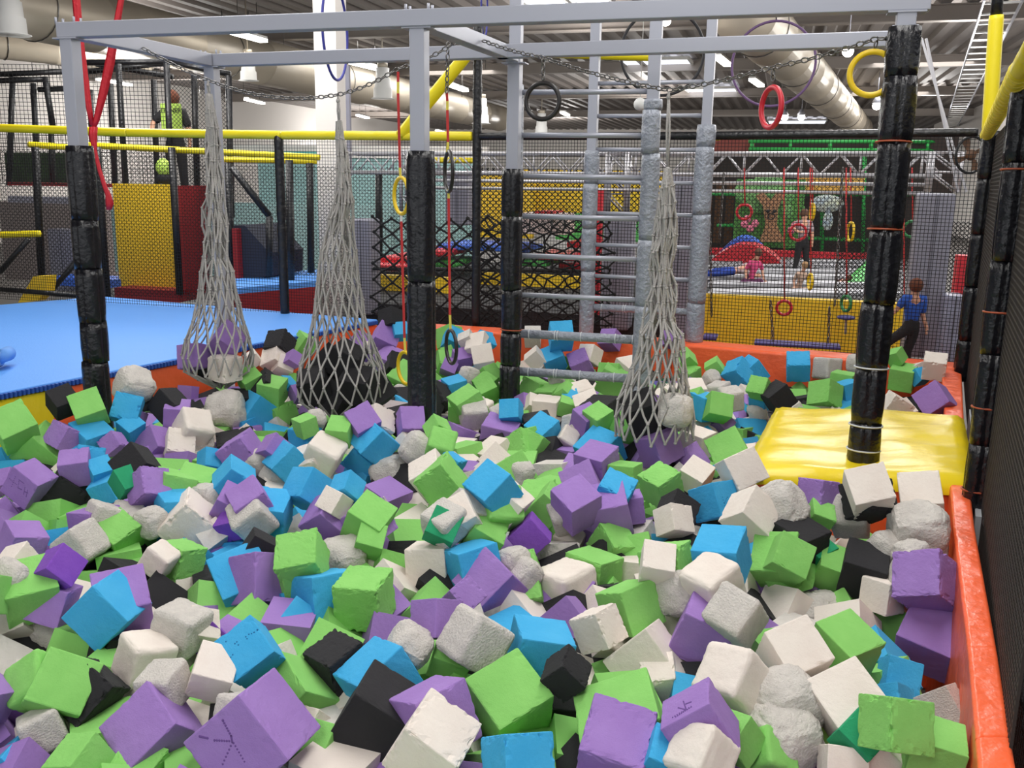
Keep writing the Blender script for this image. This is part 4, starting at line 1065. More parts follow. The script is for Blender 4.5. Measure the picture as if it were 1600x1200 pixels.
def rmat(rnd): return Matrix.Rotation(rnd.uniform(0, 6.28), 3, 'Z') @ Matrix.Rotation(rnd.uniform(0, 3), 3, 'X') @ Matrix.Rotation(rnd.uniform(0, 3), 3, 'Y')
y = .95
FK = list('bgpwkrtv')
while y < 9.4:
    x = -4.2
    while x < 3.7:
        p = (x+rnd.uniform(-.04, .04), y+rnd.uniform(-.04, .04))
        inb = all(inside((p[0]+dx, p[1]+dy), pit_poly) for dx in (-.13, .13) for dy in (-.13, .13))
        if inb:
            low_cube(bmh, Vector((p[0], p[1], CAMZ+SURF-.285+rnd.uniform(-.03, .03))), .19, rmat(rnd), FK.index(rnd.choice('bgpwkrgwpkg')))
        x += .185
    y += .185
for b in rest_blk: low_cube(bmh, b['c'], b['s'], b['M'], FK.index(b['col']))
bmesh.ops.recalc_face_normals(bmh, faces=bmh.faces)
bmh.to_mesh(me); bmh.free()
for k in FK: me.materials.append(FOAM[k])
heap = bpy.data.objects.new('foam_cubes', me); COL.objects.link(heap)
tag(heap, 'mixed foam cubes filling the pit beneath the top layer', 'foam cubes', kind='stuff')

# ------------------------------------------------------------------ rope net bags with their load
def net_bag(prof, dpl, lab, seed, N=18, knot=.0115, ropew=.0068, loop=None):
    """prof: (x, y, half width) rows in the picture, top to bottom, at the bag's own distance."""
    rnd = random.Random(seed); P = [(dpl(x, y), w_*(dpl(x, y)-C0).length/F) for x, y, w_ in prof]
    t = thing('net_bag', P[0][0], lab, 'net bag', 'rope net bags')
    ropes, knots = MB(), MB(); nodes = []
    for k, (c, r) in enumerate(P):
        row = []; off = .5*(k % 2)+rnd.uniform(-.12, .12)
        for i in range(N):
            a = 2*math.pi*(i+off+rnd.uniform(-.17, .17))/N; rr = r*(rnd.uniform(.35, 1.0) if r < .11 else rnd.uniform(.95, 1.03)); jz = rnd.uniform(-.5, .5)*.03
            row.append(c+Vector((math.cos(a)*rr, math.sin(a)*rr, jz)))
        nodes.append(row)
    for k in range(len(P)-1):
        for i in range(N):
            a = nodes[k][i]
            for q in ((i, (i-1) % N) if k % 2 == 0 else (i, (i+1) % N)):
                b = nodes[k+1][q]; mdl = (a+b)/2+Vector((rnd.uniform(-1, 1), rnd.uniform(-1, 1), 0))*.004-UZ*.004
                ropes.tube([a, mdl, b], ropew, 6, cap=False)
    for row in nodes[1:]:
        for p in row: knots.ball(p, knot, 6, (1, 1, .8))
    ropes.build('rope_mesh', rope_m, t); knots.build('knot', rope_m, t)
    return t
def rows(spec, n):                # interpolate the sparse outline into n rows
    out = []; y0, y1 = spec[0][1], spec[-1][1]
    for i in range(n):
        k = i/(n-1); y = y0+(y1-y0)*k
        for a, b in zip(spec[:-1], spec[1:]):
            if a[1] <= y <= b[1]+1e-6: s = (y-a[1])/(b[1]-a[1]); out.append((a[0]+(b[0]-a[0])*s, y, a[2]+(b[2]-a[2])*s)); break
    return out
NP1 = lambda x, y: onpl(x, y, ca, cb)
net_bag(rows([(326, 150, 5), (332, 200, 8), (332, 230, 13), (335, 300, 17), (337, 400, 22), (340, 460, 27), (342, 500, 37), (340, 530, 48), (339, 562, 54), (341, 585, 46), (345, 602, 14)], 19), NP1, 'rope net bag of lilac and white cubes hanging above the blue deck corner', 5)
net_bag(rows([(530, 190, 4), (533, 240, 9), (538, 300, 15), (536, 335, 20), (530, 350, 22), (528, 420, 30), (530, 480, 37), (531, 520, 46), (532, 560, 60), (534, 600, 71), (532, 625, 62), (528, 645, 30)], 19), NP1, 'rope net bag of black cubes hanging left of the middle post', 6)
NP3 = lambda x, y: onpl(x, y, cA, cB2)
net_bag(rows([(1043, 265, 6), (1043, 300, 14), (1039, 360, 18), (1036, 420, 22), (1034, 500, 29), (1032, 550, 36), (1027, 590, 47), (1023, 625, 56), (1022, 655, 62), (1021, 678, 60)], 17), NP3, 'rope net bag hanging in front of the ladders with a stone-like chunk', 7)
for (x0, y0, x1, y1, d_, tpt) in ((325, 126, 327, 152, NP1, 'left bag'), (528, 150, 530, 195, NP1, 'middle bag'), (1045, 143, 1043, 268, NP3, 'bag by the ladders')):
    mb = MB(); a, b = d_(x0, y0), d_(x1, y1)
    for s in (-1, 1): mb.tube([a, a.lerp(b, .5)+AU*s*.008, b], .0065, 6)
    mb.ball(a-UZ*.03, .014, 8); mb.ball(b, .02, 8, (1, 1, 1.4)); tag(mb.build('suspension_rope', rope_m), 'knotted rope tying the '+tpt+' to the chain', 'rope')
def loose(kind, x, y, s, d_, lab, seed, st='crisp'):
    rnd = random.Random(seed); o = bpy.data.objects.new('foam_chunk' if st == 'rock' else 'foam_cube', MESH[st][seed % 4]); COL.objects.link(o)
    c = d_(x, y); o.matrix_world = Matrix.Translation(c) @ rmat(rnd).to_4x4() @ Matrix.Diagonal((s, s, s, 1)); o.material_slots[0].link = 'OBJECT'; o.material_slots[0].material = FOAM[kind]
    tag(o, lab, 'foam cube' if st != 'rock' else 'foam chunk', 'foam blocks inside the net bags')
SB = lambda dd, k: (lambda x, y: dd(x, y)+AV*k)
loose('p', 348, 535, .185, SB(NP1, .05), 'lilac foam cube highest in the net over the deck corner', 1)
loose('p', 312, 556, .17, SB(NP1, -.06), 'lilac foam cube at the side of the net over the deck corner', 2)
loose('w', 362, 572, .17, SB(NP1, -.08), 'white foam block held low in the net over the deck corner', 3, 'chip')
loose('k', 328, 580, .15, SB(NP1, .03), 'black foam cube at the bottom of the net over the deck corner', 4)
for i, (x, y, k) in enumerate(((500, 600, -.06), (535, 565, .05), (565, 600, -.05), (530, 622, .0), (505, 575, .12), (575, 618, .1))):
    loose('k', x, y, .2, SB(NP1, k), ('black foam cube filling the middle net bag', ['low left', 'topmost', 'low right', 'lowest', 'upper left', 'far right'][i])[0]+', '+['low left', 'topmost', 'low right', 'lowest', 'upper left', 'far right'][i], 20+i)
loose('k', 1003, 645, .2, SB(NP3, 0), 'black foam cube in the net bag before the ladders', 31)
loose('k', 1030, 655, .16, SB(NP3, .1), 'black foam cube behind the grey chunk in the ladder net bag', 33)
loose('r', 1056, 638, .19, SB(NP3, -.05), 'round grey foam chunk caught in the net bag before the ladders', 34, 'rock')
mb = MB(); 
for (x, y) in ((1042, 590), (1046, 636)):
    c = NP3(x, y)-AV*.12
    for i in range(16): a = i*2.4; mb.tube([c, c+Vector((math.cos(a)*.022, -.01, math.sin(a)*.024))], .0022, 4)
tag(mb.build('green_tie', mat('green_twine', (30, 130, 90), .7)), 'green twine tied in two tufts on the ladder net bag', 'twine')

# ------------------------------------------------------------------ fine safety nets, posts and sleeves round the pit
NB0, NB1 = Vector((-.38, 9.3, 0)), Vector((3.78, 7.72, 0))
NL0 = Vector((-6.9, 11.1, 0))
def threads(P, Q, h0, h1, sp, th, name, lab, diag=False, h0b=None, h1b=None, m=black_net):
    d = (Q-P); L = d.length; d.normalize(); mb = MB(); n = int(L/sp)
    lo = lambda k: h0+((h0b if h0b is not None else h0)-h0)*k; hi = lambda k: h1+((h1b if h1b is not None else h1)-h1)*k
    nr = Vector((-d.y, d.x, 0))
    def rib(a, b):
        e = (b-a).normalized(); s = e.cross(nr).normalized()*th/2; t = nr*th/2
        mb.add([a-s-t, a+s-t, a+t, b-s-t, b+s-t, b+t], [(0, 1, 4, 3), (1, 2, 5, 4), (2, 0, 3, 5)])
    if not diag:
        for i in range(n+1): k = i/n; p = P+d*L*k; rib(v3(p, lo(k)), v3(p, hi(k)))
        r = int((h1-h0)/sp)
        for j in range(r+1): k = j/r; rib(v3(P, h0+(h1-h0)*k), v3(Q, lo(1)+(hi(1)-lo(1))*k))
    else:
        H = h1-h0; n = int((L+H)/sp)
        for s in (0, 1):
            for i in range(n+1):
                x0 = i*sp-H if s == 0 else i*sp; a, b = (x0, h0), ((x0+H, h1) if s == 0 else (x0-H, h1))
                def clip(a, b):
                    x1, z1 = a; x2, z2 = b; t0, t1 = 0, 1; dx = x2-x1
                    for (p_, q_) in ((-dx, x1), (dx, L-x1)):
                        if abs(p_) < 1e-9: continue
                        r_ = q_/p_
                        if p_ < 0: t0 = max(t0, r_)
                        else: t1 = min(t1, r_)
                    return (x1+dx*t0, z1+(z2-z1)*t0), (x1+dx*t1, z1+(z2-z1)*t1), t0 < t1
                a2, b2, ok = clip(a, b)
                if ok: rib(v3(P+d*a2[0], a2[1]), v3(P+d*b2[0], b2[1]))
    o = mb.build(name, m); return tag(o, lab, 'safety net')
threads(NB0, NB1, -1.42, .43, .03, .0046, 'safety_net', 'fine black net behind the orange back pad, under the black rail')
threads(NL0, NB0, -1.42, .47, .031, .0042, 'safety_net', 'fine black net behind the blue deck, under the yellow rail')
NR0, NR1 = Vector((3.84, 7.74, 0)), Vector((1.30, 2.15, 0))
threads(NR0, NR1, -1.6, .40, .026, .0085, 'safety_net', 'dense black net along the right side of the pit', m=mat('brown_black_net_cord', (52, 46, 42), .8))
threads(Vector((3.95, 7.7, 0)), Vector((1.42, 2.1, 0)), -2.5, .40, .026, .009, 'safety_net', 'second dense black net just outside the right side net', m=MATS['brown_black_net_cord'])
def sleeve(pts, r, m, name, lab, cat, seg=.45, seed=1):
    t = thing(name, pts[0], lab, cat)
    for a, b in zip(pts[:-1], pts[1:]):
        a, b = Vector(a), Vector(b); n = max(1, int((b-a).length/seg)); P = []; R = []
        for i in range(n):
            for k, rr in ((.0, .93), (.04, 1), (.5, 1.02), (.96, 1)): P.append(a.lerp(b, (i+k)/n)); R.append(r*rr)
        P.append(b); R.append(r*.93); MB().tube(P, R, 14).build('sleeve', m, t)
    return t
yl = [onpl(x, y, NL0, NB0) for x, y in ((-60, 196), (0, 200), (200, 207), (440, 211), (738, 213))]
sleeve(yl, .044, yellow_tube, 'top_rail', 'long yellow padded rail over the net behind the blue deck', 'padded rail')
bb = [onpl(x, y, NB0, NB1) for x, y in ((748, 213), (1100, 212), (1528, 207))]
sleeve(bb, .034, black_tube, 'top_rail', 'black padded rail over the net behind the pit', 'padded rail')
def pole(x, y0, y1, P, Q, r, m, lab, name='net_post', hb=None):
    p = onpl(x, (y0+y1)/2, P, Q); a = onpl(x, y0, P, Q).z-CAMZ; b = hb if hb is not None else onpl(x, y1, P, Q).z-CAMZ
    K = max(6, int((a-b)/.06)); pts = [Vector((p.x, p.y, CAMZ+a+(b-a)*k/K)) for k in range(K+1)]
    rs = [r*(1+.05*math.sin(k*2.1))*(.93 if k % 7 == 0 else 1) for k in range(K+1)]
    t = thing(name, pts[-1], lab, 'padded post'); MB().tube(pts, rs, 12).build('sleeve', m, t); return t
pole(745, 38, 512, NB0, NB1, .045, black_tube, 'thin black padded pole rising past the rail at the pit\'s back left corner', hb=-1.42)
pole(440, 212, 482, NL0, NB0, .048, black_tube, 'black padded pole in the net behind the blue deck', hb=-1.42)
# right side posts and rails
def rpost(x, y0, y1, Y, r, lab, ties=(), hb=None):
    p = ony(x, (y0+y1)/2, Y); a = ony(x, y0, Y).z-CAMZ; b = hb if hb is not None else ony(x, y1, Y).z-CAMZ
    t = thing('padded_net_post', Vector((p.x, p.y, CAMZ+b)), lab, 'padded post'); p0 = Vector((p.x, p.y, 0))
    sg = []; h = a-.35
    while h > b+.2: sg.append(h); h -= .42
    padding(p0, a, b, r, black_pad, t, sg, int(x), ties=[(ray(x, y).z/ray(x, y).y*Y, tie_orange) for y in ties])
rpost(1532, 205, 560, 7.35, .085, 'black padded post at the far end of the right side net', hb=-1.5)
rpost(1562, 122, 820, 4.15, .062, 'black padded post of the right side net beside the yellow platform', (265, 488, 637, 766), hb=-1.5)
a, b = ony(1541, 212, 7.5), ony(1597, 108, 3.75); t = sleeve([a, b], .042, yellow_tube, 'side_rail', 'yellow taped rail sloping along the top of the right side net', 'padded rail', seg=.16)
m = MB(); K = 26
for i in range(K): c = a.lerp(b, (i+.5)/K); m.ring(c, (b-a)+UZ*(.5 if i % 2 else -.5), .044, .004, 16, 5)
m.build('cord_wrap', strap_yellow, t)
a2 = ony(1625, 60, 3.3); sleeve([b, a2], .042, yellow_tube, 'side_rail', 'short yellow rail end leaving the frame at the right', 'padded rail', seg=.2)
p0, p1 = ony(1545, 205, 7.3), ony(1557, 24, 7.3); sleeve([p0, p1], .052, yellow_tube, 'corner_post', 'upright yellow padded post at the upper right', 'padded post', seg=.9)
MB().tube([p1, ony(1560, -40, 7.3)], .042, 12).build('bare_post', black_tube, None); o = COL.objects[-1]; tag(o, 'black post top above the upright yellow padded post', 'post')
mb = MB(); pts = [onz(1529, 805, -1.42), onz(1545, 880, -1.42), onz(1564, 980, -1.42), onz(1585, 1090, -1.42), onz(1600, 1190, -1.42)]
pp = []
for a, b in zip(pts[:-1], pts[1:]):
    for k in range(8): q = a.lerp(b, k/8); pp.append(q+AU*(.05+.01*noise.noise(q*30))+UZ*.01*noise.noise(q*22))
mb.tube(pp, [.035*(1+.35*noise.noise(p*19)) for p in pp], 12); tag(mb.build('net_roll', mat('silvery_black_tape', (66, 64, 66), .3, .3, bump=(40, 1, .03))), 'tape-wrapped black net hem along the right orange pad', 'net hem')
m = MB(); q0, q1 = onz(1521, 640, -1.44), onz(1534, 808, -1.44); m.bar(q0+UZ*-.1, q1+UZ*-.1, .05, .2); tag(m.build('edge_strip', mat('pale_grey_foam', (176, 180, 184), .7)), 'pale grey foam strip beside the yellow platform', 'foam strip')
# yellow brace and the rail at the back
sleeve([onpl(626, 212, NL0, NB0)-AV*0, ony(742, 70, 9.2)], .06, yellow_tube, 'brace', 'slanting yellow padded brace rising behind the middle post', 'padded brace', seg=.7)
sleeve([ony(765, 80, 9.2), ony(1027, 89, 9.0)], .04, yellow_tube, 'crossrail', 'level yellow padded rail half hidden behind the rear beam', 'padded rail', seg=.7)
sleeve([ony(1098, 214, 9.6), ony(1124, 213, 9.3)], .04, yellow_tube, 'rail_end', 'small yellow rail end by the farther ladder', 'padded rail')

# ------------------------------------------------------------------ hoops, ball, red silk
def hoop(x, y, R, r, Y, mix, m, lab, arc=None, cord=None):
    c = ony(x, y, Y); RR = R/F*(c-C0).length; nr = (ray(x, y).normalized()*mix[0]+AU*mix[1]); nr.z = 0; nr.normalize(); t = thing('aerial_hoop', c+UZ*RR, lab, 'aerial hoop')
    MB().ring(c, nr, RR, r, 48, 8).build('hoop', m, t); q = MB(); q.tube([c+UZ*RR, Vector((c.x, c.y, CAMZ+4.2))], .008, 5); q.build('cord', chain_m, t)
hoop(1208, 100, 58, .014, 10.5, (1, .1), mat('purple_tape', (112, 84, 128), .6), 'thin purple aerial hoop hanging above the red gym ring')
hoop(524, 50, 66, .014, 10.0, (.2, 1), mat('blue_tape', (58, 60, 150), .6), 'blue aerial hoop seen nearly edge-on before the white column')
hoop(1035, 82, 60, .016, 10.5, (1, -.1), mat('dark_tape', (40, 40, 44), .6), 'dark aerial hoop half hidden by the ladder post')
hoop(757, 12, 40, .010, 11.0, (.2, 1), MATS['blue_tape'], 'second blue hoop edge-on above the mid crossbeam')
c = ony(1000, 163, 9.5); t = thing('hanging_ball', c, 'white ball hanging on a thin string left of the ladder post', 'ball'); MB().ball(c, .063, 16).build('ball', white_m, t); m = MB(); m.tube([c, Vector((c.x, c.y, CAMZ+4.2))], .004, 5); m.build('string', white_m, t)
SY = 8.3
def cloth(pts, m, name, par):
    mb = MB(); vs = []; K = 14; out = []
    for (x, y, w_) in pts:
        c = ony(x, y, SY); r = w_*.78/F*SY
        out.append([c+Vector((math.cos(2*math.pi*i/K)*r*(1+.25*math.cos(i*3.1)), math.sin(2*math.pi*i/K)*r*.45*(1+.3*math.sin(i*2.3)), 0)) for i in range(K)])
    for q in out: vs += q
    fs = [(k*K+i, k*K+(i+1) % K, (k+1)*K+(i+1) % K, (k+1)*K+i) for k in range(len(out)-1) for i in range(K)]+[tuple(range(K)), tuple((len(out)-1)*K+i for i in range(K-1, -1, -1))]
    mb.add(vs, fs, True); return mb.build(name, m, par)
t = thing('aerial_silk', ony(148, 205, SY), 'red aerial silk hanging in a V behind the corner post', 'aerial silk')
cloth([(117, -30, 6), (119, 0, 6.5), (124, 60, 6.5), (132, 120, 6), (139, 170, 5), (144, 196, 4)], silk_red, 'fabric_strand', t)
cloth([(192, -30, 5), (189, 0, 5), (180, 50, 6), (171, 100, 8), (160, 150, 7), (150, 190, 5), (146, 200, 4)], silk_red, 'fabric_strand', t)
cloth([(146, 198, 7), (145, 212, 7), (148, 235, 3.5), (155, 265, 3.5), (163, 290, 4), (169, 305, 5), (171, 318, 7), (170, 328, 4)], silk_red, 'fabric_tail', t)

# ------------------------------------------------------------------ generic pixel-measured boxes for the far furniture
def pbox(x0, y0, x1, y1, Y, dep, m, name, par=None, lab=None, cat=None, bev=0, group=None):
    a = ony((x0+x1)/2, (y0+y1)/2, Y); w_ = abs(x1-x0)/F*Y/math.cos(TH); h = abs(y1-y0)/F*Y*1.0
    o = MB().box(a+AV*dep/2, (w_, dep, h)).build(name, m, par, bevel=bev)
    if lab: tag(o, lab, cat, group)
    return o
def pbar(x0, y0, x1, y1, Y, r, m, name, par=None, lab=None, cat=None, Y2=None, n=8):
    o = MB().tube([ony(x0, y0, Y), ony(x1, y1, Y2 or Y)], r, n).build(name, m, par)
    if lab: tag(o, lab, cat)
    return o
# aluminium truss over the ninja course
YT = 11.2
t = thing('truss', ony(1000, 260, YT), 'long silver lattice truss crossing behind the net', 'truss'); m = MB()
pa, pb = (542, 1480), ()
lv = [(238, 238), (268, 268)]
A0_, A1_ = ony(545, 240, YT+1.2), ony(1475, 240, YT-.9)
def trp(k, dz, dv=0): return A0_.lerp(A1_, k)+UZ*dz+AV*dv
for dz, dv in ((0, 0), (-.235, 0), (0, .25), (-.235, .25)): m.tube([trp(0, dz, dv), trp(1, dz, dv)], .026, 10)
m.build('chord', truss_m, t); m = MB(); N = 34
for i in range(N):
    for dv in (0, .25): m.tube([trp(i/N, 0 if i % 2 else -.235, dv), trp((i+1)/N, -.235 if i % 2 else 0, dv)], .011, 6)
    if i % 3 == 0: m.tube([trp(i/N, 0, 0), trp(i/N, -.235, 0)], .013, 6); m.tube([trp(i/N, 0, 0), trp(i/N, 0, .25)], .013, 6)
m.build('lattice', truss_m, t)
t = thing('truss', ony(1000, 290, YT), 'lower silver truss rail with hanging obstacles behind the ladders', 'truss'); m = MB()
for dz in (-.33, -.42): m.tube([trp(.15, dz, -.3), trp(.98, dz, -.3)], .02, 8)
m.build('chord', truss_m, t)
def tower(x, y0, y1, w_, Y, lab):
    t = thing('truss_tower', ony(x, y1, Y), lab, 'truss tower'); a, b = ony(x, y0, Y), ony(x, y1, Y); b.x, b.y = a.x, a.y; h = w_/F*Y/2; m = MB()
    for i in (-h, h):
        for j in (-h, h): m.tube([a+AU*i+AV*j, b+AU*i+AV*j], .022, 8)
    n = max(2, int((a-b).length/(2*h)))
    for k in range(n):
        p, q = a.lerp(b, k/n), a.lerp(b, (k+1)/n)
        for j in (-h, h): m.tube([p+AU*-h+AV*j, q+AU*h+AV*j], .01, 5); m.tube([p+AU*-h+AV*j, p+AU*h+AV*j], .01, 5)
    m.build('lattice', truss_m, t)
tower(967, 238, 335, 30, YT+.1, 'short square truss tower above the grey cushioned pillar')
tower(1478, 238, 300, 40, 9.9, 'white truss tower end above the grey corner pillar')
tower(640, 236, 330, 20, YT+.9, 'slim truss upright left of the middle post')
mb = MB(); mb.bar(ony(1440, 60, 9.5), ony(1510, 300, 9.3), .022); mb.bar(ony(1447, 60, 9.6), ony(1497, 300, 9.5), .022); tag(mb.build('raking_brace', truss_m), 'pair of thin silver bars slanting down behind the right post', 'brace')
# cushioned pillars
def pillar(x0, y0, x1, y1, Y, lab, dep=.3, m=grey_cushion):
    a = ony((x0+x1)/2, y0, Y); b = ony((x0+x1)/2, y1, Y); t = thing('cushioned_pillar', b, lab, 'padded pillar'); w_ = (x1-x0)/F*Y/1.05
    c = Vector((a.x, a.y, (a.z+b.z)/2)); MB().box(c+AV*dep/2, (w_*.92, dep, a.z-b.z)).build('cushion', m, t, bevel=.03)
    q = MB(); q.box(c-AV*.004, (.012, .008, (a.z-b.z)*.98)); q.build('seam', mat('seam_grey', (104, 104, 116), .6), t)
pillar(543, 342, 582, 492, 11.2, 'grey cushioned pillar left of the black climbing net')
pillar(940, 334, 992, 516, 10.2, 'grey cushioned pillar seen between the ladder posts')
pillar(1046, 276, 1086, 522, 10.0, 'tall grey cushioned pillar behind the rear ladder', dep=.2)
pillar(1436, 302, 1496, 560, 8.6, 'tall pale grey pillar in the far right corner')
pillar(1478, 462, 1512, 570, 8.3, 'low tarpaulin-covered grey block beside the corner pillar', m=mat('shiny_grey_tarp', (150, 152, 172), .3, bump=(5, .8, .05)))
pillar(692, 268, 735, 352, 12.5, 'grey padded block hanging behind the right red strap')
pillar(64, 358, 122, 455, 14.0, 'large grey padded block left of the black corner post')
pbox(1085, 300, 1096, 520, 10.2, .1, red_pnl, 'narrow_panel', None, 'narrow dark red panel beside the rear ladder', 'panel')
pbox(927, 300, 938, 500, 10.6, .1, red_br, 'narrow_panel', None, 'narrow bright red panel behind the ladder posts', 'panel')
pbox(1496, 400, 1516, 462, 9.2, .2, red_br, 'red_block', None, 'red cushion block above the tarpaulin-covered one', 'cushion')
# fan on the right
c = ony(1517, 242, 8.4); t = thing('wall_fan', c, 'round black fan with a brown hub beside the upper right post', 'fan'); MB().ring(c, AV-AU*.6, .155, .012, 30, 8).build('rim', black_metal, t)
MB().ball(c, .05, 12, (1, .6, 1)).build('hub', mat('brown_plastic', (96, 66, 44), .5), t)
for k in range(4): a = k*math.pi/2+.3; e = AU*math.cos(a)+UZ*math.sin(a); s = (AU*-math.sin(a)+UZ*math.cos(a))*.05; MB().plate([c+e*.03, c+e*.14-s*.4, c+e*.14+s, c+e*.05+s*.6], AV*.008).build('blade', MATS['brown_plastic'], t)
# yellow barrier and trampoline field beyond the net
pbox(1090, 468, 1450, 548, 9.75, .15, yellow_pnl, 'barrier', None, 'long yellow padded barrier behind the net on the right', 'barrier')
pbox(745, 430, 930, 515, 13.5, .15, yellow_pnl, 'barrier', None, 'yellow barrier behind the tangled black net', 'barrier')
pbox(585, 432, 700, 487, 12.6, .15, yellow_pnl, 'barrier', None, 'yellow barrier panel behind the diamond climbing net', 'barrier')
pbox(585, 487, 700, 515, 12.4, .2, orange_vinyl, 'barrier', None, 'orange strip under the yellow barrier left of the middle post', 'barrier')
FH = -1.27
def gz(x, y): return onz(x, y, FH)
tr = [Vector((q.x, q.y, 0)) for q in (gz(1100, 466), gz(1440, 480), gz(1420, 400), gz(1085, 398))]
o = MB().prism(tr, FH-.3, FH-.06).build('trampoline_platform', black_metal); tag(o, 'dark base frame under the white trampoline beds', 'trampoline frame')
bedm = mat('pale_trampoline_bed', (196, 196, 202), .6)
for i, (y0, y1) in enumerate(((404, 406.5), (410.5, 413), (417.5, 421), (426, 430.5), (436, 441), (448, 455))):
    q = [gz(1110, y0), gz(1395, y0), gz(1412, y1), gz(1106, y1)]; o = MB().prism([Vector((p.x, p.y, 0)) for p in q][::-1], FH-.06, FH-.02).build('trampoline_bed', bedm)
    tag(o, ['farthest', 'second farthest', 'third farthest', 'third nearest', 'second nearest', 'nearest'][i]+' pale trampoline strip beyond the yellow barrier', 'trampoline', 'trampoline strips')
pbox(1095, 392, 1350, 402, 19.5, .3, red_br, 'edge_cushion', None, 'long red cushion along the far end of the trampolines', 'cushion')
def hump(x0, x1, yb, yt, Y, m, lab, dep=1.2):
    a, b = ony(x0, yb, Y), ony(x1, yb, Y); h = (yb-yt)/F*Y; P = [a.lerp(b, k/14)+UZ*h*math.sin(math.pi*k/14)**.8 for k in range(15)]
    o = MB().plate(P+[b-UZ*.05, a-UZ*.05], AV*dep).build('play_hump', m); tag(o, lab, 'soft hump')
hump(1098, 1226, 420, 383, 16.5, red_br, 'red soft arch hump in front of the blue one'); hump(1112, 1206, 412, 372, 17.6, mat('bright_blue_vinyl', (60, 110, 220), .5), 'blue soft arch hump rising over the red one')
o = MB().plate([ony(1292, 472, 12.2), ony(1368, 398, 14.5), ony(1368, 470, 12.4)], AV*.3).build('ramp', green_br); tag(o, 'light green sloping ramp left of the right post', 'ramp')
threads(Vector((2.9, 11.2, 0))+Vector((.9, -.2, 0)), Vector((2.9, 11.2, 0))+Vector((2.6, -.7, 0)), -1.3, -.35, .05, .008, 'divider_net', 'black divider net between ramp and climbing child', diag=True)
# dark back wall with green pipes, mural and coloured panels
YW = 22.0
pbox(1100, 214, 1460, 400, YW, .2, mat('dark_brown_wall', (46, 34, 30), .8), 'back_wall_panel', None, 'dark brown wall behind the trampolines', 'wall panel')
pbox(1118, 218, 1175, 237, YW-.3, .3, mat('brick_red_panel', (130, 62, 54), .7), 'brick_panel', None, 'brick-red panel under the black rail right of the ladder', 'panel')
t = thing('pipe_frame', ony(1280, 300, YW-.6), 'green pipe frame of the play tower beyond the trampolines', 'pipe frame'); m = MB()
for (a, b, c_, d) in ((1170, 233, 1465, 236), (1170, 221, 1465, 222), (1100, 303, 1445, 304), (1215, 370, 1370, 376), (1120, 352, 1160, 352), (1175, 221, 1175, 236), (1235, 221, 1235, 236), (1297, 221, 1297, 236), (1361, 221, 1361, 236), (1351, 236, 1348, 395), (1285, 304, 1284, 395), (1230, 370, 1230, 395), (1450, 222, 1450, 236)): m.tube([ony(a, b, YW-.6), ony(c_, d, YW-.6)], .045, 7)
m.build('pipes', green_pipe, t)
brown_panels = mat('brown_drape', (92, 60, 36), .8)
for i, x in enumerate((1100, 1117, 1134)): pbox(x, 285, x+11, 378, YW-.1, .1, brown_panels, 'hanging_banner', None, ['leftmost', 'middle', 'rightmost'][i]+' brown banner on the wall beside the tree mural', 'banner', group='brown banners')
t = thing('tree_mural', ony(1200, 330, YW-1), 'jungle mural board with a smiling brown tree and pink flowers', 'mural'); 
pbox(1152, 282, 1250, 385, YW-.9, .06, mat('mural_green', (46, 112, 62), .7, var=(3, (96, 160, 70), .9)), 'board', t)
m = MB(); 
for (x, y, r) in ((1172, 300, 24), (1200, 292, 26), (1230, 302, 22), (1185, 318, 18), (1240, 330, 18)): c = ony(x, y, YW-1.0); m.ball(c, r/F*YW, 12, (1, .15, .8))
m.build('foliage', mat('mural_leaf', (70, 150, 84), .7, var=(5, (140, 196, 120), .8)), t)
m = MB(); P = [ony(x, y, YW-1.25) for x, y in ((1186, 378), (1196, 352), (1192, 322), (1180, 306), (1192, 300), (1204, 312), (1214, 300), (1226, 304), (1216, 325), (1214, 352), (1226, 378))]; m.plate(P, AV*.08); m.build('trunk', mat('mural_trunk', (170, 128, 92), .7), t)
m = MB()
for (x, y) in ((1200, 330), (1210, 330)): m.ball(ony(x, y, YW-1.35), .045, 8, (1, .4, 1))
m.ring(ony(1205, 338, YW-1.35), AV, .07, .015, 12, 5); m.build('face', black_metal, t)
m = MB()
for (x, y) in ((1163, 350), (1172, 357), (1180, 349), (1242, 352), (1236, 360), (1168, 342)): m.ball(ony(x, y, YW-1.2), .09, 8, (1, .3, 1))
m.build('flowers', mat('mural_pink', (232, 130, 160), .7), t)
pbox(1250, 278, 1344, 303, YW-1, .2, mat('orange_bead_panel', (170, 104, 30), .7, var=(14, (240, 196, 90), .9)), 'bead_panel', None, 'orange and gold patterned panel under the truss', 'panel')
c = ony(1292, 318, YW-1.2); t = thing('parrot_sign', c, 'blue and white bird-shaped cut-out above the trampolines', 'sign'); m = MB(); m.ball(c, .32, 12, (1.2, .2, .6)); m.ball(c-UZ*.38+AU*.05, .2, 10, (.6, .2, 1.1)); m.build('body', mat('sign_blue', (76, 128, 200), .6, var=(6, (220, 226, 190), .9)), t)
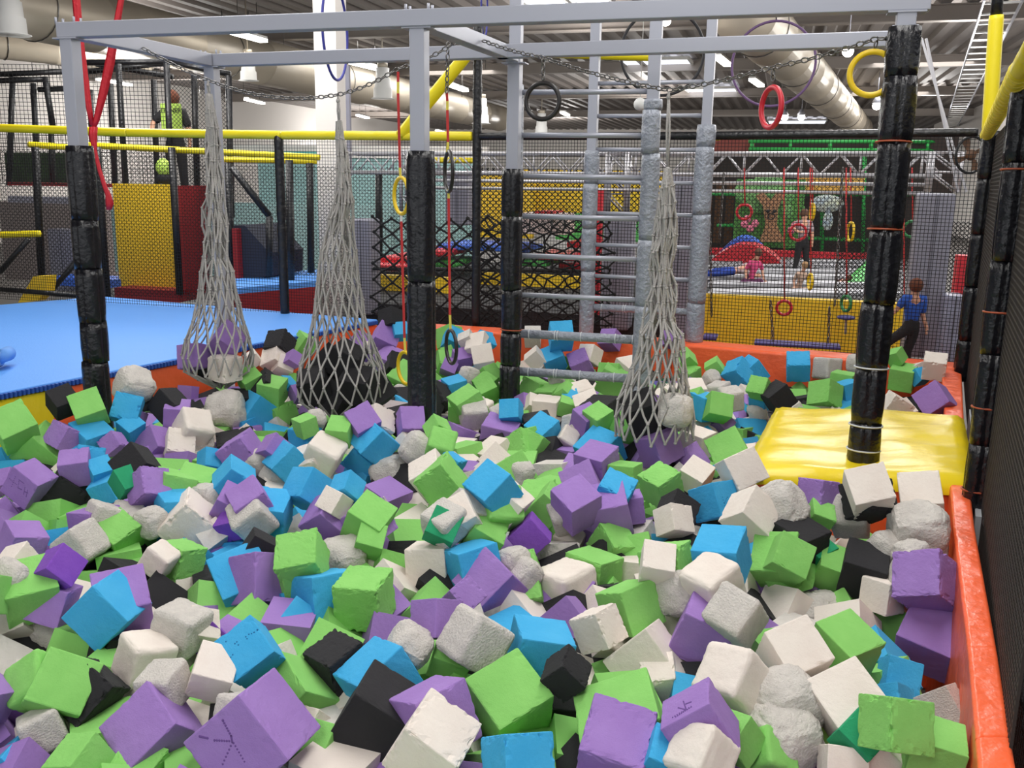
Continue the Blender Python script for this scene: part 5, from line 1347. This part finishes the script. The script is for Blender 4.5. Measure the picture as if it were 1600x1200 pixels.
# mid background: yellow wall, play things, coloured trampolines
pbox(748, 272, 830, 370, 17, .2, yellow_pnl, 'wall_panel', None, 'yellow wall panel right of the thin black pole', 'wall panel')
pbox(816, 268, 1040, 335, 17.4, .2, yellow_pnl, 'wall_panel', None, 'wide yellow wall panel behind the two ladders', 'wall panel')
pbox(812, 334, 880, 366, 15, .8, mat('pale_pink_panel', (226, 206, 200), .6), 'toy_counter', None, 'pale counter with a red top behind the nearer ladder', 'counter')
pbox(836, 330, 862, 336, 15, .8, red_br, 'red_box', None, 'small red box on the pale counter', 'box')
pbox(870, 335, 1010, 376, 16.5, .2, green_br, 'wall_panel', None, 'green panel low behind the ladder rungs', 'wall panel')
for i, (x, y, w_, m_, n) in enumerate(((615, 413, 90, red_br, 'red cushion by the grey pillar'), (690, 392, 55, red_br, 'red cushion right of the middle post'), (702, 408, 60, green_br, 'green cushion right of the middle post'), (640, 402, 50, red_br, 'red cushion left of the middle post'), (762, 384, 130, MATS['bright_blue_vinyl'], 'wide blue cushion behind the thin pole'),
        (880, 398, 66, red_br, 'red cushion behind the nearer ladder'), (845, 408, 46, green_br, 'green cushion behind the nearer ladder'), (905, 412, 44, red_br, 'small red cushion between the ladder rungs'), (925, 380, 60, red_br, 'far red cushion behind the rungs'), (822, 388, 30, MATS['bright_blue_vinyl'], 'small blue cushion beside the padded post'), (600, 422, 110, white_m, 'pale cushion strip under the red ones'))):
    c = ony(x, y, 15.0+i*.12); o = MB().box(c, (w_/F*15, 1.2, .1)).build('floor_cushion', m_, bevel=.03); tag(o, n, 'floor cushion', 'coloured trampoline cushions')
o = MB().prism([Vector((q.x, q.y, 0)) for q in (onz(560, 470, -1.45), onz(1100, 500, -1.45), onz(1100, 408, -1.45), onz(560, 408, -1.45))], -1.9, -1.47).build('trampoline_bed', mat('black_trampoline_bed', (38, 38, 42), .7)); tag(o, 'wide black trampoline bed behind the climbing net', 'trampoline')
# heavy rope climbing net
CN0, CN1 = ony(585, 400, 10.75), ony(940, 400, 9.85)
def cnet(x0, x1, rows_, cols, jit, lab, P, Q, seed, r=.012):
    rnd = random.Random(seed); m = MB(); k_ = MB(); t = thing('climbing_net', onpl((x0+x1)/2, 505, P, Q), lab, 'climbing net'); nodes = []
    for j in range(rows_+1):
        y = 338+(512-338)*j/rows_; nodes.append([onpl(x0+(x1-x0)*(i+(.5 if j % 2 else 0))/cols+rnd.uniform(-jit, jit), y+rnd.uniform(-jit, jit)*.6+6*math.sin((i/cols)*math.pi), P, Q)+AV*rnd.uniform(-.05, .05) for i in range(cols+1)])
    for j in range(rows_):
        for i in range(cols+1):
            for q in ((i, i-1) if j % 2 == 0 else (i, i+1)):
                if 0 <= q <= cols: m.tube([nodes[j][i], nodes[j+1][q]], r, 5, cap=False)
    for row in nodes:
        for p in row: k_.ball(p, r*2, 6)
    m.build('rope_mesh', black_net, t); k_.build('knot', black_net, t)
cnet(584, 760, 14, 6, 2.5, 'heavy black diamond climbing net left and right of the middle post', CN0, CN1, 3)
cnet(745, 945, 22, 9, 6, 'slack tangled black climbing net behind the nearer ladder', CN0, CN1, 4, .010)
pbar(583, 420, 945, 424, 11.2, .02, black_net, 'net_rope', None, 'black rope line along the foot of the climbing net', 'rope')
# hanging ninja rings, swing board, disc seat
def mini(x, ytop, y, R, m_, lab, Y=10.4, squash=1):
    c = ony(x, y, Y); ytop = min(ytop, 262); t = thing('hanging_ring', ony(x, ytop, Y), lab, 'hanging ring', 'small rings of the ninja course'); ang = math.acos(squash); v = ray(x, y); v.z = 0; v.normalize()
    MB().ring(c, v*math.cos(ang)+Vector((v.y, -v.x, 0))*math.sin(ang), R/F*Y, .016, 24, 7).build('ring', m_, t); MB().tube([ony(x, ytop, Y), c+UZ*R/F*Y], .008, 5).build('strap', strap_red, t)
mini(1163, 275, 331, 11, ring_red, 'small red ring before the tree mural'); mini(1247, 275, 363, 12, ring_red, 'small red ring in front of the standing child')
mini(1225, 460, 481, 11, ring_red, 'small red ring hanging low before the yellow barrier', Y=9.1); mini(1269, 270, 331, 12, ring_yellow, 'yellow ring edge-on right of the tree mural', squash=.25)
mini(1329, 270, 362, 14, ring_yellow, 'yellow ring edge-on left of the right post', squash=.35); mini(1266, 400, 440, 12, ring_yellow, 'low yellow ring edge-on beside the child on the trampoline', squash=.25)
mini(1425, 270, 358, 12, mat('green_ring', (50, 140, 80), .5), 'green ring right of the right post'); mini(1322, 445, 474, 12, MATS['green_ring'], 'green ring low before the yellow barrier', Y=9.1, squash=.6)
mini(1412, 460, 487, 10, ring_black, 'black ring edge-on held by the child in blue', squash=.3)
for (x0, y0, x1, y1, Y) in ((1108, 280, 1112, 500, 10), (1131, 270, 1124, 375, 10.2), (1317, 262, 1304, 478, 9.3), (1204, 470, 1208, 535, 9.1), (1296, 480, 1294, 540, 9.1)):
    m = MB(); chain_links(m, [ony(x0, y0, Y), ony(x1, y1, Y)], .05, r=.006); tag(m.build('obstacle_chain', chain_m), 'dark chain hanging %s beyond the net' % {1108: 'beside the farther ladder', 1131: 'before the brown banners', 1317: 'left of the right post', 1204: 'at the left end of the swing board', 1296: 'at the right end of the swing board'}[x0], 'chain')
c = ony(1245, 538, 9.1); o = MB().box(c, (130/F*9.1, .25, .03)).build('swing_board', mat('purple_blue_board', (70, 66, 132), .6), bevel=.01); tag(o, 'purple swing board hanging low behind the net', 'swing')
c = ony(1110, 526, 9.6); o = MB().box(c, (22/F*9.6, .3, .03)).build('swing_board', MATS['purple_blue_board'], bevel=.01); tag(o, 'end of a purple board showing beside the farther ladder', 'swing')
c = ony(1322, 496, 9.05); t = thing('disc_seat', c, 'blue disc seat with a short hanging rope', 'disc seat'); MB().ball(c, .088, 16, (1, 1, .28)).build('disc', MATS['purple_blue_board'], t); MB().tube([c, ony(1321, 522, 9.05)], .012, 6).build('rope_tail', rope_m, t)
# ------------------------------------------------------------------ left side: play tower behind the blue deck
tw = thing('play_tower', ony(230, 460, 13.5), 'two level netted play tower with a yellow box wall behind the deck', 'play tower')
pbox(176, 290, 276, 450, 13.2, .1, yellow_pnl, 'yellow_wall', tw)
o = MB().plate([ony(277, 290, 13.0), ony(322, 290, 12.6), ony(322, 458, 12.6), ony(277, 458, 13.0)], AV*.1).build('red_wall', red_pnl, tw)
pbox(172, 452, 285, 470, 12.8, .6, red_pnl, 'red_base', tw); 
pbox(0, 286, 178, 291, 13.6, .5, red_pnl, 'upper_floor_edge', tw); pbox(0, 308, 178, 318, 13.4, .1, grey_cushion, 'grey_beam', tw)
m = MB()
for (x0, y0, x1, y1, Y) in ((20, 120, 14, 290, 14.5), (52, 130, 60, 290, 14.5), (70, 120, 84, 205, 14), (80, 205, 82, 290, 14), (141, 140, 148, 300, 14.5), (172, 130, 180, 290, 14), (185, 100, 196, 290, 13.6), (240, 125, 246, 290, 14.5), (260, 98, 268, 290, 13.4), (303, 115, 308, 290, 13.6), (357, 118, 362, 340, 13.4)):
    m.tube([ony(x0, y0, Y), ony(x1, y1, Y)], .045, 8)
for (x0, y0, x1, y1, Y) in ((0, 116, 100, 112, 14.5), (0, 126, 70, 124, 14), (110, 98, 262, 96, 13.8), (262, 96, 360, 116, 13.5), (150, 100, 270, 120, 14.5), (60, 140, 130, 138, 14.5), (262, 98, 110, 115, 14.2)): m.tube([ony(x0, y0, Y), ony(x1, y1, Y)], .04, 8)
m.build('pole_frame', black_tube, tw)
def ttube(x0, y0, x1, y1, Y, nm, lab, r=.04, m_=yellow_tube): sleeve([ony(x0, y0, Y), ony(x1, y1, Y)], r, m_, nm, lab, 'padded rail', seg=.5)
ttube(45, 226, 105, 230, 12.4, 'handrail', 'yellow handrail left of the corner post under the long rail'); ttube(138, 227, 500, 246, 12.4, 'handrail', 'yellow handrail running behind the silk and left net')
ttube(345, 249, 500, 252, 13.2, 'handrail', 'second yellow handrail just under the first, right of the net'); ttube(0, 367, 63, 365, 11.6, 'handrail', 'low yellow handrail at the left picture edge')
ttube(640, 250, 740, 251, 13.4, 'handrail', 'yellow handrail seen through the truss by the middle post')
for (x, y0, x2, y1, Y, n) in ((55, 230, 66, 445, 12.3, 'at the left under the handrail'), (152, 230, 168, 465, 12.3, 'just right of the corner post'), (268, 230, 281, 460, 12.2, 'at the corner of the yellow box'), (357, 255, 362, 480, 12.2, 'behind the left net bag'), (452, 250, 455, 480, 12.0, 'beside the deck pole'), (484, 255, 486, 426, 13, 'in front of the teal wall'), (592, 270, 592, 400, 13, 'left of the yellow rings')):
    pbar(x, y0, x2, y1, Y, .05, black_tube, 'tower_post', None, 'black tower post '+n, 'post')
o = MB().plate([ony(366, 352, 12.2), ony(382, 352, 12.2), ony(421, 395, 12.2), ony(421, 432, 12.2), ony(366, 436, 12.2)], AV*.9).build('side_partition', navy); tag(o, 'dark navy stair side partition behind the left net bag', 'stair panel')
pbar(362, 262, 421, 338, 12.1, .045, black_tube, 'stair_rail', None, 'black sloping stair handrail behind the left net bag', 'handrail'); pbar(421, 338, 421, 432, 12.1, .045, black_tube, 'stair_post', None, 'black post at the foot of the stair handrail', 'post')
pbox(364, 358, 372, 440, 12.1, .1, red_pnl, 'stair_edge', None, 'thin red strip beside the navy stair panel', 'panel')
pbar(0, 425, 45, 373, 11.5, .035, black_tube, 'low_brace', None, 'black slanting brace under the low yellow handrail', 'brace'); pbar(80, 455, 122, 405, 11.8, .035, black_tube, 'low_brace', None, 'black slanting brace left of the corner post foot', 'brace')
pbar(0, 452, 125, 462, 11.2, .03, black_tube, 'floor_rail', None, 'black padded floor rail behind the blue deck edge', 'padded rail')
for (a, b, c_, n) in (((60, 432), (75, 462), 1, 'by the left post'),):
    o = MB().plate([ony(28, 473, 11.6), ony(52, 432, 11.6), ony(75, 431, 11.6), ony(72, 455, 11.6), ony(58, 470, 11.6)], AV*.15).build('foot_block', yellow_pnl); tag(o, 'yellow wedge block at the foot of the left post', 'foam wedge')
# red sided blue podium right of the tower
pod = thing('podium', ony(430, 470, 12.5), 'red sided podium with a blue top behind the deck', 'podium')
q = [onz(365, 452, -1.28), onz(500, 440, -1.28), onz(500, 422, -1.28), onz(365, 432, -1.28)]
MB().prism([Vector((p.x, p.y, 0)) for p in q], -1.34, -1.27).build('top_mat', blue_mat_m, pod); MB().prism([Vector((p.x, p.y, 0)) for p in q], -2.0, -1.34).build('red_side', red_pnl, pod)
pbox(60, 436, 175, 448, 13.2, .6, MATS['bright_blue_vinyl'], 'low_mat', None, 'blue mat on the tower floor left of the yellow box', 'mat')
# pale teal wall, white stripe above
pbox(100, 318, 620, 432, 20, .2, teal_m, 'partition_wall', None, 'pale teal partition wall behind the play tower', 'partition')
pbox(395, 246, 745, 400, 21.5, .2, teal_m, 'partition_wall', None, 'pale teal wall on both sides of the white column', 'partition')
pbox(300, 228, 755, 246, 21.6, .2, white_wall, 'wall_band', None, 'white band above the teal wall', 'wall band')
pbox(300, 236, 520, 240, 21.3, .1, mat('teal_stripe', (110, 190, 186), .6), 'wall_stripe', None, 'thin teal stripe on the white band', 'stripe')
pbox(-10, 318, 175, 440, 16, .2, mat('warm_grey_panel', (146, 134, 130), .8), 'grey_wall', None, 'grey rear wall panel at the far left', 'wall panel')
pbox(0, 240, 130, 286, 17, .2, mat('leaf_panel', (70, 100, 50), .8, var=(5, (40, 48, 36), .9)), 'leafy_panel', None, 'dark leafy green panel inside the tower at the left', 'panel')
# tower nets
def netq(x0, x1, y0, y1, Y, lab, sp=.05, th=.007, diag=True):
    a, b = ony(x0, (y0+y1)/2, Y), ony(x1, (y0+y1)/2, Y); h0 = ony(x0, y1, Y).z-CAMZ; h1 = ony(x0, y0, Y).z-CAMZ; a.z = b.z = 0
    threads(a, b, h0, h1, sp, th, 'tower_net', lab, diag)
netq(-10, 262, 100, 286, 13.5, 'square-mesh black net on the upper tower level', .055, .007, False)
netq(262, 362, 118, 290, 13.5, 'black net on the upper tower right of the staff member', .055, .006)
netq(-10, 280, 232, 460, 12.25, 'diamond net in front of the yellow box wall', .06, .0055)
netq(285, 740, 256, 470, 12.6, 'diamond net before the teal wall', .06, .005)
netq(745, 1040, 262, 360, 14.5, 'diamond net before the yellow wall', .09, .014)
netq(1100, 1450, 238, 465, 15.5, 'dark net in front of the trampoline field', .09, .008)

# ------------------------------------------------------------------ people
def person(x, yt, yb, Y, pose, lab, cloth_top, cloth_leg, hair, face='away', par=None):
    """pose: joints in units of standing height: pelvis, chest, neck, head, hands and feet, in the picture's plane plus depth."""
    H = (yb-yt)/F*Y; base = ony(x, yb, Y); t = thing('person', base, lab, 'person')
    def J(n): a = pose[n]; return base+Vector((1, 0, 0))*a[0]*H+UZ*a[1]*H+Vector((0, 1, 0))*(a[2] if len(a) > 2 else 0)*H
    def skin(name, edges, m, par_, extra=0):
        mb = MB(); nm = []
        for e in edges:
            for j in e[:2]:
                if j not in nm: nm.append(j)
        me = bpy.data.meshes.new(name); me.from_pydata([J(n)-base for n in nm], [(nm.index(e[0]), nm.index(e[1])) for e in edges], []); o = bpy.data.objects.new(name, me); COL.objects.link(o); o.parent = par_; ORG[o] = base
        me.materials.append(m)
        s = o.modifiers.new('skin', 'SKIN'); s.use_smooth_shade = True; u = o.modifiers.new('sub', 'SUBSURF'); u.levels = u.render_levels = 1
        for i, n in enumerate(nm):
            v = me.skin_vertices[0].data[i]; r = (RAD[n]+extra)*H; v.radius = (r, r*(.75 if n in ('pelvis', 'waist', 'chest') else 1)); v.use_root = (i == 0)
        return o
    RAD = dict(pelvis=.075, waist=.068, chest=.078, neck=.032, head=.058, crown=.05, shL=.042, shR=.042, elL=.028, elR=.028, waL=.02, waR=.02, haL=.02, haR=.02, hipL=.055, hipR=.055, knL=.04, knR=.04, anL=.026, anR=.026, toL=.022, toR=.022)
    E = [('pelvis', 'waist'), ('waist', 'chest'), ('chest', 'neck'), ('neck', 'head'), ('head', 'crown'), ('chest', 'shL'), ('chest', 'shR'), ('shL', 'elL'), ('shR', 'elR'), ('elL', 'waL'), ('elR', 'waR'), ('waL', 'haL'), ('waR', 'haR'),
         ('pelvis', 'hipL'), ('pelvis', 'hipR'), ('hipL', 'knL'), ('hipR', 'knR'), ('knL', 'anL'), ('knR', 'anR'), ('anL', 'toL'), ('anR', 'toR')]
    skin('body', E, skin_m, t)
    skin('shirt', [('pelvis', 'waist'), ('waist', 'chest'), ('chest', 'shL'), ('chest', 'shR'), ('shL', 'elL'), ('shR', 'elR')], cloth_top, t, .012)
    skin('trousers', [('waist', 'pelvis'), ('pelvis', 'hipL'), ('pelvis', 'hipR'), ('hipL', 'knL'), ('hipR', 'knR'), ('knL', 'anL'), ('knR', 'anR')], cloth_leg, t, .012)
    hd = J('head').lerp(J('crown'), .5); mb = MB(); mb.ball(hd+UZ*.018*H+Vector((0, (-.012 if face == 'away' else .016)*H, 0)), .072*H, 12, (1, 1.05, 1.08)); mb.build('hair', hair, t)
    if face != 'away':
        mb = MB()
        for s in (-1, 1): mb.ball(hd+Vector((s*.022*H, -.058*H, -.005*H)), .008*H, 6)
        mb.build('eyes', black_metal, t); MB().ball(hd+Vector((0, -.066*H, -.02*H)), .01*H, 6).build('nose', skin_m, t)
    mb = MB()
    for s in ('L', 'R'):
        h, w_ = J('ha'+s), J('wa'+s); d = (h-w_).normalized()
        for k in range(4): o_ = d.orthogonal().normalized()*(k-1.5)*.011*H; mb.tube([h+o_, h+o_+d*(.045-.004*abs(k-1.5))*H], .0055*H, 5)
        mb.tube([h-d*.01*H, h+d*.012*H+d.orthogonal().normalized()*.035*H], .006*H, 5)
    mb.build('fingers', skin_m, t)
    return t
STAND = dict(pelvis=(0, .52), waist=(0, .62), chest=(0, .74), neck=(0, .84), head=(0, .90), crown=(0, .95), shL=(-.10, .80), shR=(.10, .80), elL=(-.15, .66), elR=(.14, .65), waL=(-.13, .53, -.05), waR=(.15, .51, -.02), haL=(-.12, .50, -.06), haR=(.15, .47, -.03),
             hipL=(-.05, .48), hipR=(.05, .48), knL=(-.06, .27), knR=(.06, .27), anL=(-.07, .05), anR=(.07, .05), toL=(-.08, .02, .06), toR=(.08, .02, .06))
def P_(**k): d = dict(STAND); d.update(k); return d
hivis = mat('lime_vest', (186, 222, 96), .6); blk = mat('black_cloth', (26, 24, 28), .8); shorts = mat('black_shorts', (32, 30, 34), .8); hair_red = mat('auburn_hair', (112, 62, 40), .8)
p1 = person(279, 153, 306, 13.9, P_(elL=(-.19, .70, -.05), waL=(-.17, .60, -.16), haL=(-.15, .59, -.2)), 'adult staff member in a lime vest seen from behind on the tower', blk, shorts, hair_red)
MB().box(p1.location+Vector((0, -.1, .74*153/F*13.9)), (.30, .03, .42), rz=0).build('lime_vest', hivis, p1, bevel=.02)
cu = bpy.data.curves.new('vest_text', 'FONT'); cu.body = 'TRENER'; cu.size = .085; cu.align_x = 'CENTER'; cu.extrude = .002; o = bpy.data.objects.new('vest_text', cu); COL.objects.link(o); o.parent = p1; o.location = (0, -.125, .80*153/F*13.9); o.rotation_euler = (math.pi/2, 0, 0); cu.materials.append(blk)
bpy.context.view_layer.update(); me_ = bpy.data.meshes.new_from_object(o.evaluated_get(bpy.context.evaluated_depsgraph_get())); mo = bpy.data.objects.new('vest_lettering', me_); COL.objects.link(mo); mo.parent = p1; mo.location = o.location; mo.rotation_euler = o.rotation_euler; bpy.data.objects.remove(o); mo.name = 'vest_lettering'
c = ony(255, 262, 13.2); t = thing('backpack', c, 'lime green and black bag beside the staff member', 'bag'); MB().ball(c, .13, 14, (.8, .6, 1.0)).build('body', hivis, t); MB().ball(c-UZ*.15, .13, 12, (.85, .6, .6)).build('base', blk, t)
pink = mat('pink_cloth', (204, 70, 120), .8); whitec = mat('patterned_white_cloth', (214, 206, 206), .8, var=(30, (120, 70, 90), .7)); bluec = mat('blue_cloth', (40, 70, 160), .8); blond = mat('blond_hair', (168, 130, 92), .8)
person(1250, 330, 428, 15.2, P_(elL=(-.17, .72), waL=(-.1, .66, -.08), haL=(-.06, .66, -.1), anL=(-.1, .05), anR=(.13, .04), knR=(.07, .27), toR=(.17, .03)), 'child in a pale patterned top and black trousers standing on the trampolines', whitec, blk, hair_br, 'front')
person(1416, 434, 585, 8.3, P_(pelvis=(0, .50), hipL=(-.05, .47), hipR=(.04, .47), knL=(-.22, .36, -.02), anL=(-.34, .20), toL=(-.38, .18), knR=(-.02, .26), anR=(-.02, .05), elL=(-.16, .70), waL=(-.20, .64), haL=(-.22, .66), elR=(.10, .64)), 'child in a blue shirt stepping on the course behind the right post', mat('royal_blue_cloth', (44, 92, 190), .8), blk, hair_red)
LIE = dict(pelvis=(0, .12), waist=(.10, .13), chest=(.22, .16), neck=(.32, .20), head=(.38, .24), crown=(.42, .27), shL=(.26, .10, -.05), shR=(.26, .22, .05), elL=(.34, .06, -.08), elR=(.36, .10, .08), waL=(.42, .04, -.1), waR=(.45, .05, .06), haL=(.46, .04, -.1), haR=(.49, .05, .06),
           hipL=(-.05, .09, -.04), hipR=(-.05, .13, .04), knL=(-.25, .07, -.05), knR=(-.25, .12, .05), anL=(-.44, .05, -.05), anR=(-.44, .07, .05), toL=(-.49, .05, -.05), toR=(-.49, .07, .05))
person(1142, 345, 434, 13.6, LIE, 'child in blue lying face down on the trampoline edge', whitec, bluec, blond)
person(1298, 385, 452, 13.2, dict(LIE), 'child in dark clothes lying beside the yellow ring', mat('dark_red_cloth', (70, 30, 44), .8), navy, hair_br)
SIT = P_(pelvis=(0, .12), waist=(.02, .25), chest=(.05, .40), neck=(.08, .52), head=(.10, .60), crown=(.11, .67), shL=(-.04, .46), shR=(.16, .46), elL=(-.10, .32), elR=(.2, .32), waL=(-.1, .2, -.05), waR=(.22, .18, -.05), haL=(-.1, .15, -.08), haR=(.24, .15, -.08), hipL=(-.06, .1), hipR=(.06, .1), knL=(-.16, .16, -.15), knR=(.16, .16, -.15), anL=(-.2, .04, -.05), anR=(.2, .04, -.05), toL=(-.24, .02, -.1), toR=(.24, .02, -.1))
person(1172, 365, 450, 13.0, SIT, 'girl in pink crouching at the near edge of the trampolines', pink, mat('plum_cloth', (96, 44, 84), .8), hair_br)
person(1246, 388, 462, 12.6, SIT, 'long-haired child sitting just behind the yellow barrier', mat('tan_cloth', (190, 160, 140), .8), mat('tan_cloth', (190, 160, 140), .8), blond)
# the foot and lower leg of someone lying on the blue deck, cut by the picture edge
pc = onz(-60, 572, PADH); t = thing('person', pc, 'lower leg of someone in pale blue socks lying at the edge of the deck', 'person')
ls = mat('pale_blue_trousers', (130, 160, 205), .8, bump=(60, .5, .01)); a = onz(-160, 560, PADH+.06); b = onz(2, 561, PADH+.085); e = onz(10, 556, PADH+.07)
MB().tube([a, a.lerp(b, .5), b], [.085, .07, .05], 14).build('leg', ls, t); MB().tube([b-AU*.03, b+UZ*.02, e+AU*.02+UZ*.02, e+AU*.03-UZ*.02], [.05, .052, .055, .03], 14).build('sock', mat('blue_sock', (96, 150, 222), .8), t)
m = MB()
for k in range(4): m.ring(b-AU*(.02+.018*k), AU, .056, .005, 20, 5)
m.build('sock_stripes', navy, t)
